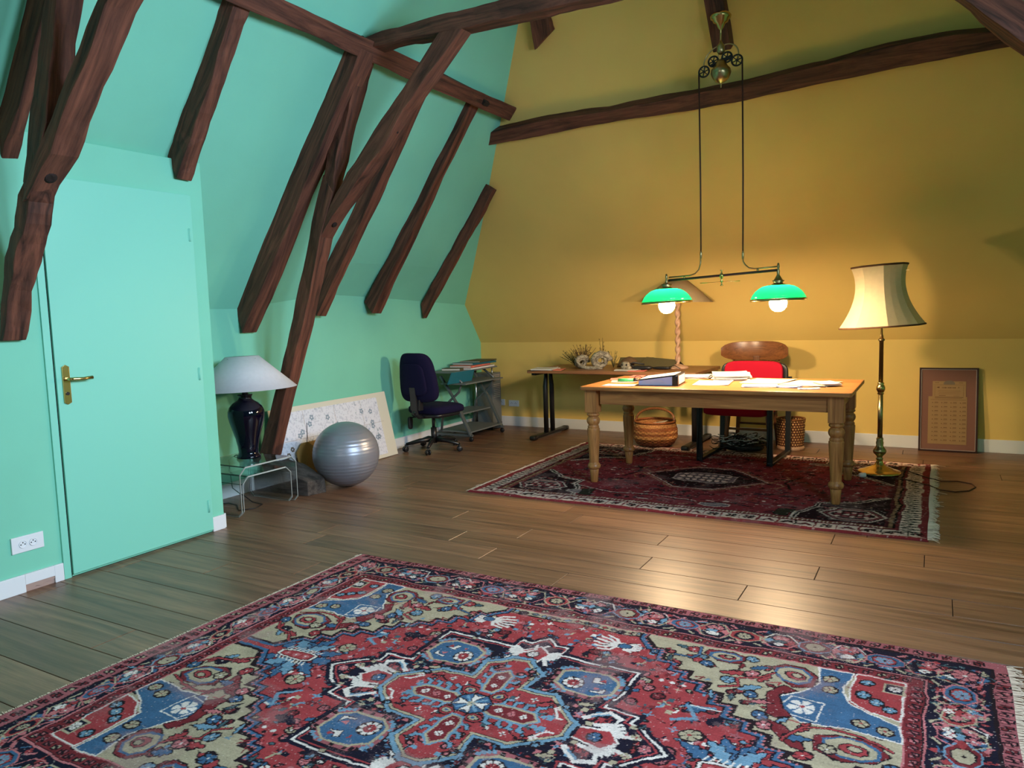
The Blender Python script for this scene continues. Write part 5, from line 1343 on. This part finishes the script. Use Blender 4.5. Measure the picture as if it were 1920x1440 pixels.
for k, (mname, n) in enumerate((('blkplastic', 34), ('white', 13))):
    mb = MB()
    for i in range(n):
        a = r.uniform(0, 6.3); R_ = r.uniform(.05, .13); cx, cy = r.uniform(-.13, .13), r.uniform(-.08, .08); h = r.uniform(.02, .13) * (1 - abs(cx) * 3) + (.035 if k else 0) + .02
        tl = r.uniform(-.5, .5); pts = []
        for t in np.linspace(0, r.uniform(3.5, 6), 16):
            pts.append((cx + R_ * math.cos(a + t) * 1.2, cy + R_ * math.sin(a + t), max(.006, h + .4 * tl * R_ * math.cos(a + t) + .012 * math.sin(t * 3 + i))))
        mb.tube(pts, .004 if k == 0 else .0038, 5)
    o = mb.build('black_cables' if k == 0 else 'white_cables', M[mname], CB); o['kind'] = 'stuff'
MB().pillow((.03, 0, .035), (.34, .18, .07), .5, .7).build('power_strip_pile', M['blkplastic'], CB)
MB().box((-.02, -.06, .07), (.06, .04, .03), rz=.4).build('white_plug', M['white'], CB, bevel=.006)

# ------------------------------------------------------------------ standard lamp
FL = empty('floor_lamp', (-.352, 6.13, .009), 0, 'brass standard lamp with a cream waisted fabric shade right of the desk', 'lamp')
def fl(name, mb, m, sub=None, **k): return mb.build(name, M[m], sub or FL, **k)

fl('base', MB().lathe([(0, 0), (.13, 0), (.145, .004), (.150, .012), (.146, .02), (.12, .028), (.095, .036), (.088, .042), (.06, .052), (.036, .068), (.024, .09), (.02, .105), (0, .105)], 40), 'brass')
fl('baluster', MB().lathe([(.018, .10), (.026, .112), (.018, .122), (.022, .135), (.042, .155), (.047, .17), (.042, .185), (.03, .20), (.024, .215), (.027, .235), (.022, .25), (.025, .262), (.019, .275)], 28), 'olbrass')
fl('pole', MB().lathe([(.0175, .27), (.0175, .60)], 20), 'olbrass')
fl('middle_knop', MB().lathe([(.017, .595), (.024, .60), (.019, .61), (.024, .618), (.030, .632), (.030, .65), (.024, .664), (.019, .672), (.024, .68), (.017, .688)], 24), 'brass')
fl('upper_pole', MB().lathe([(.0155, .685), (.0145, .99), (.022, .995), (.022, 1.005), (.013, 1.012), (.012, 1.03), (.008, 1.04), (.006, 1.11), (.006, 1.5)], 20), 'olbrass')
# octagonal bell shade, tilted
mtl = Matrix.Rotation(-.05, 3, 'Y')
def shade_prof(t): return .288 - .155 * (1 - (1 - t) ** 2.1) + .055 * t ** 3
vs = []; fs = []; nz, ns = 14, 8
rows_ = []
for i in range(nz + 1):
    t = i / nz; R_ = shade_prof(t)
    for k in range(ns * 3):
        a = 2 * PI * k / (ns * 3) + .2; f = k % 3 / 3
        # panels slightly hollow between the eight ribs
        rr = R_ * (1 - .06 * math.sin(PI * f)); vs.append(tuple(mtl @ Vector((rr * math.cos(a), rr * math.sin(a), t * .44)) + Vector((0, 0, 1.10))))
S3 = ns * 3
for i in range(nz):
    for k in range(S3):
        k2 = (k + 1) % S3; fs.append((i * S3 + k, i * S3 + k2, (i + 1) * S3 + k2, (i + 1) * S3 + k))
SHD = fl('lampshade', MB().add(vs, fs, True), 'cream', smooth=False)
sm = SHD.modifiers.new('thickness', 'SOLIDIFY'); sm.thickness = .003
M['braid'] = mat('brown_braid', lin(88, 56, 34), .85); add_bump(M['braid'], 150, .8, .004)
fl('braid_trim', MB().tube([vs[k] for k in range(S3)], .007, 6, closed=True), 'braid', SHD)
fl('braid_trim', MB().tube([vs[nz * S3 + k] for k in range(S3)], .008, 6, closed=True), 'braid', SHD)
for k in range(0, S3, 3):
    fl('rib_seam', MB().tube([Vector(vs[i * S3 + k]) * 1.0 for i in range(nz + 1)], .0018, 4), 'cream', SHD)
fl('shade_ring', MB().bar((-.17, 0, 1.50), (.17, 0, 1.50), .004, .004).bar((0, -.17, 1.50), (0, .17, 1.50), .004, .004), 'brass')
o = MB().tube([(-.25, 6.20, .013), (-.18, 6.29, .014), (-.05, 6.10, .014), (.05, 6.03, .006), (.15, 6.08, .004), (.235, 6.03, .004), (.255, 5.93, .004), (.21, 5.80, .004), (.13, 5.735, .004), (.04, 5.75, .006), (-.02, 5.83, .013), (-.16, 5.95, .015), (-.30, 6.03, .014), (-.40, 5.95, .013)], .0038, 6).build('lamp_cord', M['brown']); tag(o, 'thin brown lamp cord looping over the edge of the dark red rug', 'cord')
o = empty('plug', (-.45, 5.93, .012), .5, 'white plug lying on the rug in front of the standard lamp', 'plug')
MB().lathe([(0, -.025), (.014, -.024), (.019, -.005), (.018, .02), (0, .022)], 14, (0, 0, .018), Matrix.Rotation(PI / 2, 3, 'Y')).build('body', M['white'], o)
for s_ in (-.008, .008): MB().tube([(-.02, s_, .018), (-.042, s_, .018)], .0025, 6).build('pin', M['chrome'], o)

# ------------------------------------------------------------------ framed certificate leaning on the wall
FR = empty('framed_certificate', (.098, 7.262, .002), .03, 'framed old bond certificate with rows of coupons leaning against the yellow wall', 'picture')
FR.rotation_euler = (-.085, 0, .03)
M['mount'] = mat('brown_mount', lin(118, 80, 68), .8); add_bump(M['mount'], 50, .05)
M['oldpaper'] = mat('aged_certificate_paper', lin(146, 116, 78), .8); add_bump(M['oldpaper'], 30, .1)
M['ink'] = mat('brown_ink', lin(92, 62, 40), .9); add_bump(M['ink'], 50, .05)
M['ink2'] = mat('grey_engraving', lin(112, 98, 84), .9); add_bump(M['ink2'], 50, .05)
M['darkframe'] = mat('dark_frame_lacquer', lin(52, 24, 18), .35); add_bump(M['darkframe'], 50, .05)
M['silverfil'] = mat('silver_fillet', lin(180, 168, 160), .4, .3); add_bump(M['silverfil'], 50, .05)
def fp(name, mb, m, **k): return mb.build(name, M[m], FR, **k)
W2, H2 = .215, .71
mb = MB().box((-W2 + .006, 0, H2 / 2), (.012, .024, H2)).box((W2 - .006, 0, H2 / 2), (.012, .024, H2)).box((0, 0, .006), (2 * W2, .024, .012)).box((0, 0, H2 - .006), (2 * W2, .024, .012))
fp('frame', mb, 'darkframe', bevel=.002)
mb = MB().box((-W2 + .014, -.009, H2 / 2), (.003, .006, H2 - .026)).box((W2 - .014, -.009, H2 / 2), (.003, .006, H2 - .026)).box((0, -.009, .014), (2 * W2 - .026, .006, .003)).box((0, -.009, H2 - .014), (2 * W2 - .026, .006, .003))
fp('fillet', mb, 'silverfil')
fp('mount', MB().box((0, 0, H2 / 2), (2 * W2 - .02, .008, H2 - .02)), 'mount')
fp('sheet', MB().box((-.005, -.005, .265), (.285, .003, .405)).box((.005, -.0055, .525), (.245, .004, .145)), 'oldpaper')
mb = MB()
for rr_ in range(10):
    for cc_ in range(4):
        x = -.115 + cc_ * .068; zz = .095 + rr_ * .0355
        mb.box((x, -.0072, zz), (.007, .001, .006)).box((x + .028, -.0072, zz + .003), (.026, .001, .004)).box((x + .025, -.0072, zz - .005), (.034, .001, .0015))
o = fp('coupon_print', mb, 'ink'); o['kind'] = 'stuff'
mb = MB()
for zz, w_ in ((.452, .20), (.44, .26)): mb.box((0, -.0076, zz), (w_, .001, .002))
mb.box((.005, -.0082, .462), (.21, .001, .004)).box((.005, -.0082, .567), (.23, .001, .0015)).box((-.10, -.0082, .515), (.0015, .001, .09)).box((.11, -.0082, .515), (.0015, .001, .09))
for x in (-.075, .085): mb.prism([(x - .015, .545), (x + .008 * (1 if x < 0 else -1), .538), (x + .008 * (1 if x < 0 else -1), .552)], -.0084, -.0075, 'Y')
for k in range(9): mb.box((-.045 + k * .0115, -.0082, .543), (.004 + (k % 3) * .002, .001, .010))
for zz in (.52, .51, .50, .49): mb.box((.005, -.0082, zz), (.17 - (zz * 100 % 3) * .01, .001, .0014))
mb.box((-.045, -.0082, .476), (.05, .001, .003)).box((.06, -.0082, .474), (.045, .001, .002)).box((-.085, -.0082, .585), (.03, .001, .003)).box((.09, -.0082, .585), (.03, .001, .003))
o = fp('headline_print', mb, 'ink'); o['kind'] = 'stuff'
mb = MB().prism([(.005 + .042 * math.cos(a), .578 + .026 * math.sin(a)) for a in np.linspace(0, PI, 14)] + [(-.035, .57), (.045, .57)], -.0088, -.0055, 'Y')
fp('vignette', mb, 'ink2')

# ------------------------------------------------------------------ silver exercise ball
def ball_mat():
    m = mat('silver_vinyl', lin(150, 152, 164), .36, .5, spec=.6)
    tc = N(m, 'ShaderNodeTexCoord'); wv = N(m, 'ShaderNodeTexWave', wave_type='BANDS', bands_direction='Z'); wv.inputs['Scale'].default_value = 11; wv.inputs['Distortion'].default_value = .6; wv.inputs['Detail Scale'].default_value = 3
    L(m, tc.outputs['Object'], wv.inputs['Vector']); bp = N(m, 'ShaderNodeBump'); bp.inputs['Strength'].default_value = .35; bp.inputs['Distance'].default_value = .002
    L(m, wv.outputs['Fac'], bp.inputs['Height']); L(m, bp.outputs['Normal'], bsdf(m).inputs['Normal']); return m
M['ball'] = ball_mat()
BL_ = empty('exercise_ball', (-3.928, 4.288, 0), 0, 'large silver exercise ball on the floor in front of the leaning map', 'ball')
rb = .252
mb = MB(); prof = [(0, 0)] + [(rb * math.sin(a) * (1 + .0025 * math.sin(a * 60)), rb - rb * math.cos(a) * .985 - .0) for a in np.linspace(.06, PI - .06, 120)] + [(0, 2 * rb * .9925)]
mb.lathe([(r_, max(z_ - .002, 0)) for r_, z_ in prof], 72); mb.build('shell', M['ball'], BL_)
MB().pillow((-.17, .1, .40), (.02, .02, .01), 1, 1, 10, 6).build('valve', M['greyp'], BL_)

# ------------------------------------------------------------------ maps leaning on the green wall
def print_mat(seed):
    m = mat('printed_map', lin(222, 222, 232), .6)
    tc = N(m, 'ShaderNodeTexCoord')
    vo = N(m, 'ShaderNodeTexVoronoi'); vo.inputs['Scale'].default_value = 26; L(m, tc.outputs['Object'], vo.inputs['Vector'])
    nz = N(m, 'ShaderNodeTexNoise'); nz.inputs['Scale'].default_value = 6 + seed; nz.inputs['Detail'].default_value = 3; L(m, tc.outputs['Object'], nz.inputs['Vector'])
    a = ramp(m, [(.30, (1, 1, 1, 1)), (.36, (0, 0, 0, 1))], vo.outputs['Distance'])
    b = ramp(m, [(.52, (0, 0, 0, 1)), (.60, (1, 1, 1, 1))], nz.outputs['Fac'])
    mu = N(m, 'ShaderNodeMath', operation='MULTIPLY'); L(m, a.outputs[0], mu.inputs[0]); L(m, b.outputs[0], mu.inputs[1])
    n2 = N(m, 'ShaderNodeTexNoise'); n2.inputs['Scale'].default_value = 14; L(m, tc.outputs['Object'], n2.inputs['Vector'])
    cr = ramp(m, [(.35, lin(70, 110, 170)), (.5, lin(120, 140, 150)), (.65, lin(90, 150, 150))], n2.outputs['Fac'])
    mx = N(m, 'ShaderNodeMix', data_type='RGBA'); m2 = N(m, 'ShaderNodeMath', operation='MULTIPLY'); m2.inputs[1].default_value = .5
    L(m, mu.outputs[0], m2.inputs[0]); L(m, m2.outputs[0], mx.inputs['Factor']); mx.inputs['A'].default_value = lin(222, 222, 232); L(m, cr.outputs['Color'], mx.inputs['B'])
    n3 = N(m, 'ShaderNodeTexNoise'); n3.inputs['Scale'].default_value = 60; n3.inputs['Detail'].default_value = 6; L(m, tc.outputs['Object'], n3.inputs['Vector'])
    f = ramp(m, [(.40, lin(150, 155, 175)), (.48, (1, 1, 1, 1))], n3.outputs['Fac'])
    m3 = N(m, 'ShaderNodeMix', data_type='RGBA', blend_type='MULTIPLY'); m3.inputs['Factor'].default_value = .3
    L(m, mx.outputs['Result'], m3.inputs['A']); L(m, f.outputs['Color'], m3.inputs['B'])
    L(m, m3.outputs['Result'], bsdf(m).inputs['Base Color']); return m
M['map'] = print_mat(0); M['map2'] = print_mat(1.3)
M['mapmount'] = mat('cream_map_board', lin(214, 208, 192), .6); add_bump(M['mapmount'], 20, .05)
def leaning(name, ya, yb, xb, h, lean, label, cat, roll=0):
    """board standing on the floor along Y, leaning towards the wall (-X)"""
    e = empty(name, (xb, (ya + yb) / 2, .004), 0, label, cat); e.rotation_euler = (roll, -lean, 0)
    return e, (yb - ya), h
e, wd, h = leaning('framed_map', 4.06, 5.475, -4.375, .60, .22, 'large pale map board with cream border leaning on the green wall behind the ball', 'map')
MB().box((0, 0, h / 2), (.010, wd, h)).build('backing_board', M['mapmount'], e, bevel=.002)
MB().box((.0065, -.04, h / 2 - .005), (.003, wd - .20, h - .075)).build('printed_sheet', M['map'], e)
mb = MB()
for y in (-.36, 0.0, .34): mb.box((.0082, y, h / 2), (.0006, .003, h - .09))
mb.box((.0082, 0, .33), (.0006, wd - .2, .0025)); mb.build('fold_line', M['silverfil'], e)
mb = MB()
r = random.Random(8)
for k in range(26):
    y = r.uniform(-.5, .5); zz = r.uniform(.12, .5); a0 = r.uniform(0, 6)
    for q in range(5):
        a = a0 + q * 1.256; mb.prism([(y + .016 * math.cos(a) + .010 * math.cos(t), zz + .016 * math.sin(a) + .010 * math.sin(t)) for t in np.linspace(0, 6.283, 7)[:-1]], .0080, .0088, 'X')
M['mapspot'] = mat('grey_blue_map_print', lin(136, 152, 168), .6); add_bump(M['mapspot'], 50, .05)
o = mb.build('cluster_print', M['mapspot'], e); o['kind'] = 'stuff'
mb = MB().tube([(.010, -.34, .45), (.011, -.37, .33), (.010, -.39, .27), (.011, -.33, .20), (.011, -.24, .10)], .0025, 5); mb.build('ink_line', M['iron'], e)
e2, wd, h = leaning('map_sheet', 3.99, 4.28, -4.30, .34, .25, 'narrow white map sheet with flower marks leaning beside the truss foot', 'map', .0)
MB().box((0, 0, h / 2), (.006, wd, h)).build('sheet', M['map2'], e2)
mb = MB()
for (y, zz) in ((-.02, .24), (.06, .19), (-.06, .15), (.03, .28)):
    for q in range(6):
        a = q * PI / 3; mb.lathe([(.008, 0), (.008, .001), (0, .001)], 8, (.0032, y + .014 * math.cos(a), zz + .014 * math.sin(a)), Matrix.Rotation(PI / 2, 3, 'Y'))
o = mb.build('flower_print', M['ink2'], e2); o['kind'] = 'stuff'
e3, wd, h = leaning('yellow_folder', 4.16, 4.42, -4.27, .32, .2, 'old yellow cardboard sheet partly hidden behind the silver ball', 'folder')
M['yellowcard'] = mat('yellow_cardboard', lin(150, 118, 62), .8); add_bump(M['yellowcard'], 20, .2)
MB().prism([(-.13, 0), (.13, 0), (.13, h), (-.06, h), (-.13, h * .8)], -.003, .003, 'X').build('sheet', M['yellowcard'], e3)

# ------------------------------------------------------------------ acrylic nesting tables
def acrylic_table(name, x0, x1, y0, y1, h, label, ch=.045):
    e = empty(name, ((x0 + x1) / 2, (y0 + y1) / 2, 0), 0, label, 'side table', 'nested acrylic side tables')
    w_, d_ = (x1 - x0), (y1 - y0); t = .010
    # bent sheet: section in Y-Z, extruded along X
    c = .05
    outer = [(-d_ / 2, 0), (-d_ / 2, h - c), (-d_ / 2 + c, h), (d_ / 2 - c, h), (d_ / 2, h - c), (d_ / 2, 0)]
    inner = [(d_ / 2 - t, 0), (d_ / 2 - t, h - c - t * .4), (d_ / 2 - c - t * .4, h - t), (-d_ / 2 + c + t * .4, h - t), (-d_ / 2 + t, h - c - t * .4), (-d_ / 2 + t, 0)]
    MBp = MB()
    # top panel
    MBp.hexa([(-w_ / 2, outer[2][0], h - t), (w_ / 2, outer[2][0], h - t), (w_ / 2, outer[3][0], h - t), (-w_ / 2, outer[3][0], h - t), (-w_ / 2, outer[2][0], h), (w_ / 2, outer[2][0], h), (w_ / 2, outer[3][0], h), (-w_ / 2, outer[3][0], h)])
    MBp.build('top', M['acrylic'], e)
    for s_ in (-1, 1):
        mb = MB()
        y_ = s_ * d_ / 2
        mb.hexa([(-w_ / 2, s_ * (d_ / 2 - c), h - t), (w_ / 2, s_ * (d_ / 2 - c), h - t), (w_ / 2, y_ - s_ * t, h - c), (-w_ / 2, y_ - s_ * t, h - c), (-w_ / 2, s_ * (d_ / 2 - c), h), (w_ / 2, s_ * (d_ / 2 - c), h), (w_ / 2, y_, h - c), (-w_ / 2, y_, h - c)])
        mb.build('bent_corner', M['acrylic'], e)
        # side panel with cut lower corners
        k = .035
        P = [(-w_ / 2 + k, 0), (w_ / 2 - k, 0), (w_ / 2, k), (w_ / 2, h - c), (-w_ / 2, h - c), (-w_ / 2, k)]
        q = MB(); n = len(P); va = [(a, y_, b) for a, b in P] + [(a, y_ - s_ * t, b) for a, b in P]
        q.add(va, [tuple(range(n)), tuple(range(2 * n - 1, n - 1, -1))] + [(i, i + n, (i + 1) % n + n, (i + 1) % n) for i in range(n)]); q.build('side_panel', M['acrylic'], e)
        # polished edges catch the light
        ed = MB(); 
        for (a, b), (c_, d2) in zip(P[:4] + [P[5]], P[1:4] + [P[4]] + [P[0]]):
            if a == -w_ / 2 and c_ == -w_ / 2: pass
        path = [P[0], P[1], P[2], P[3]]
        for (a, b), (c_, d2) in zip(path, path[1:]): ed.bar((a + .001, y_ - s_ * t / 2, b + .001), (c_ + .001, y_ - s_ * t / 2, d2), .0035, .0105 if a != c_ else .0035, (0, 0, 1) if a != c_ else (0, 1, 0))
        ed.bar((w_ / 2 + .001, y_ - s_ * t / 2, h - c), (w_ / 2 + .001, s_ * (d_ / 2 - c), h - t / 2), .004, .010, (1, 0, 0))
        ed.build('edge', M['acredge'], e)
    MB().bar((w_ / 2 + .001, -d_ / 2 + c, h - t / 2), (w_ / 2 + .001, d_ / 2 - c, h - t / 2), .004, .009, (0, 0, 1)).build('edge', M['acredge'], e)
    return e
acrylic_table('acrylic_table', -4.42, -3.955, 3.295, 3.80, .332, 'outer clear acrylic side table carrying the black vase lamp')
acrylic_table('acrylic_table', -4.40, -3.975, 3.245 + .085, 3.765, .262, 'inner clear acrylic side table nested under the outer one')

# vase lamp
VL = empty('vase_lamp', (-4.205, 3.60, .333), 0, 'glossy midnight-black vase lamp with a white cone shade on the acrylic table', 'lamp')
def vl(name, mb, m, **k): return mb.build(name, M[m], VL, **k)
vl('vase', MB().lathe([(0, 0), (.080, 0), (.083, .006), (.080, .016), (.070, .026), (.066, .04), (.070, .08), (.082, .14), (.100, .20), (.117, .26), (.124, .30), (.122, .33), (.110, .36), (.088, .385), (.062, .400), (.047, .412), (.042, .425), (.047, .438), (.052, .444), (.046, .448), (.03, .446), (0, .446)], 56), 'vase')
vl('neck', MB().lathe([(.02, .44), (.02, .46), (.012, .465), (.010, .60), (0, .60)], 16), 'black')
mt2 = Matrix.Rotation(-.02, 3, 'Y')
vl('lampshade', MB().lathe([(.355, .0), (.112, .225)], 48, (0, 0, .487), mt2).lathe([(.351, .001), (.109, .224)], 48, (0, 0, .487), mt2), 'linen', smooth=True)
vl('shade_wire', MB().bar((-.13, 0, .70), (.13, 0, .70), .003, .003).bar((0, -.13, .70), (0, .13, .70), .003, .003).tube([(0, 0, .59), (0, 0, .705)], .003, 6), 'chrome')
o = MB().tube([(-4.28, 3.60, .345), (-4.33, 3.59, .34), (-4.37, 3.56, .30), (-4.30, 3.53, .12), (-4.20, 3.60, .01), (-4.10, 3.60, .004), (-4.06, 3.50, .004), (-4.12, 3.42, .004), (-4.25, 3.52, .004), (-4.36, 3.54, .004), (-4.42, 3.45, .004), (-4.46, 3.30, .004)], .0035, 6).build('lamp_cord', M['blkplastic']); tag(o, 'black cord of the vase lamp trailing under the acrylic tables', 'cord')

# ------------------------------------------------------------------ blue swivel chair
BC = empty('swivel_chair', (-4.17, 5.78, 0), -.12, 'dark blue fabric swivel chair with five castors by the green wall', 'chair')
def bc(name, mb, m, sub=None, **k): return mb.build(name, M[m], sub or BC, **k)
bc('seat', MB().pillow((0, .05, .40), (.44, .44, .10), .45, .55, 32, 14, fn=lambda p: (p.x, p.y, p.z - (.6 * max(0, p.y - .12) ** 1.5))), 'navyfab')
bc('seat_pan', MB().pillow((0, .04, .35), (.38, .38, .06), .4, .6), 'blkplastic')
def bk(p):
    t = (p.z + .21) / .42
    return (p.x * (1.06 - .26 * max(0, t) ** 2), p.y - .9 * p.x * p.x * -1 - .05 * t, p.z)
bc('backrest', MB().pillow((0, -.20, .715), (.43, .09, .46), .4, .42, 36, 20, fn=bk), 'navyfab')
bc('back_cover', MB().pillow((0, -.245, .70), (.30, .03, .30), .4, .45, 24, 12, fn=bk), 'navyfab')
bc('back_bar', MB().box((0, -.255, .50), (.07, .02, .26), rx=.1).tube([(0, -.26, .40), (0, -.2, .345), (0, -.05, .33)], [.02, .02, .02], 8).box((0, -.22, .46), (.12, .05, .1)), 'blkplastic', bevel=.004)
bc('gas_column', MB().tube([(0, 0, .07), (0, 0, .22)], .028, 16).tube([(0, 0, .22), (0, 0, .34)], .016, 12), 'black')
bc('lever', MB().tube([(-.04, 0, .33), (-.17, -.12, .32)], .008, 6).pillow((-.17, -.14, .27), (.035, .05, .12), .5, .5), 'blkplastic')
for k in range(5):
    a = k * 2 * PI / 5 - 1.05
    c_, s_ = math.cos(a), math.sin(a)
    arm = bc('base_arm', MB().tube([(c_ * .02, s_ * .02, .105), (c_ * .14, s_ * .14, .098), (c_ * .27, s_ * .27, .070)], [.026, .021, .014], 8), 'black')
    cx, cy = c_ * .275, s_ * .275; rx = Matrix.Rotation(PI / 2, 3, 'X')
    cs = MB(); mrot = Matrix.Rotation(a + .7, 3, 'Z') @ rx
    for off in (-.014, .014):
        v = Matrix.Rotation(a + .7, 3, 'Z') @ Vector((0, off, 0))
        cs.lathe([(0, -.008), (.022, -.008), (.026, -.004), (.026, .004), (.022, .008), (0, .008)], 16, (cx + v.x, cy + v.y, .027), mrot)
    cs.tube([(cx, cy, .03), (cx, cy, .07)], .007, 8)
    bc('castor', cs, 'blkplastic', arm)

# ------------------------------------------------------------------ computer trolley
TR = empty('computer_trolley', (-4.27, 6.60, 0), 0, 'grey metal computer trolley with slanting legs and a teal shelf in the corner', 'trolley')
def tp(name, mb, m, sub=None, **k): return wpart(TR, name, mb, M[m], sub, **k)
for y in (6.28, 6.90):
    tp('slanted_leg', MB().bar((-4.07, y, .055), (-4.24, y, .40), .022, .045, (0, 1, 0)).bar((-4.24, y, .40), (-4.42, y, .66), .022, .03, (0, 1, 0)), 'grey', bevel=.004)
    tp('curved_arm', MB().tube([(-4.43, y, .10), (-4.40, y, .34), (-4.30, y, .42), (-4.20, y, .50), (-4.16, y, .60), (-4.30, y, .70)], .013, 8), 'grey')
    tp('foot_bar', MB().bar((-4.48, y, .062), (-4.05, y, .062), .03, .022), 'grey', bevel=.004)
    for x in (-4.46, -4.07):
        tp('castor', MB().lathe([(0, -.012), (.020, -.012), (.025, -.006), (.025, .006), (.020, .012), (0, .012)], 14, (x, y, .0255), Matrix.Rotation(PI / 2, 3, 'X')).tube([(x, y, .03), (x, y, .06)], .006, 6), 'blkplastic')
tp('lower_shelf', MB().box((-4.27, 6.59, .095), (.40, .62, .014)), 'greyp', bevel=.003)
tp('middle_shelf', MB().box((-4.34, 6.59, .27), (.28, .60, .014)), 'greyp', bevel=.003)
tp('keyboard_shelf', MB().box((-4.22, 6.58, .59), (.30, .74, .014)), 'greyp', bevel=.003)
t_ = tp('top_shelf', MB().box((-4.34, 6.62, .705), (.30, .84, .016)), 'greyp', bevel=.003)
tp('front_panel', MB().prism([(6.14, .71), (6.06, .60), (6.50, .60), (6.56, .71)], -4.19, -4.182, 'X'), 'teal')
tp('cable_post', MB().tube([(-4.40, 6.92, .10), (-4.40, 6.92, .70)], .012, 8).tube([(-4.20, 6.94, .59), (-4.20, 6.94, .70)], .008, 8), 'chrome')
# box with vents
VX = empty('file_tower', (-4.36, 7.11, .30), 0, 'grey louvred file drawer unit standing in the corner behind the trolley', 'drawers')
VX.location.z = 0
MB().box((0, 0, .35), (.22, .19, .56)).build('case', M['greyp'], VX, bevel=.004)
for k in range(8): MB().box((.113, 0.0, .36 + k * .020), (.006, .13, .008)).build('louvre', M['silverfil'], VX)
for k in range(4): MB().box((.113, 0.0, .55 + k * .018), (.006, .13, .007)).build('louvre', M['silverfil'], VX)
MB().box((0, 0, .035), (.22, .20, .07)).build('plinth', M['black'], VX)
for (c, d, rz, m_, lab) in (((-4.31, 6.72, .722), (.26, .52, .017), .05, 'white', 'white flat box at the bottom of the pile on the trolley'),
                            ((-4.32, 6.70, .743), (.25, .46, .02), .1, 'redpaper', 'dark red book in the pile on the trolley'),
                            ((-4.33, 6.80, .764), (.27, .44, .02), -.05, 'teal', 'blue-green folder near the top of the trolley pile'),
                            ((-4.31, 6.85, .782), (.24, .40, .012), .08, 'olive', 'dark thin folder topmost on the trolley pile'),
                            ((-4.34, 6.40, .725), (.2, .16, .022), .3, 'olive', 'small dark notebook at the left end of the trolley top')):
    e = empty('book', (c[0], c[1], c[2] - d[2] / 2), rz, lab, 'book', 'books and folders on the trolley')
    MB().box((0, 0, .0015), (d[0], d[1], .003)).box((0, 0, d[2] - .0015), (d[0], d[1], .003)).box((d[0] / 2 - .0015, 0, d[2] / 2), (.003, d[1], d[2])).build('cover', M[m_], e)
    MB().box((-.002, 0, d[2] / 2), (d[0] - .008, d[1] - .008, d[2] - .0062)).build('pages', M['paper'], e)
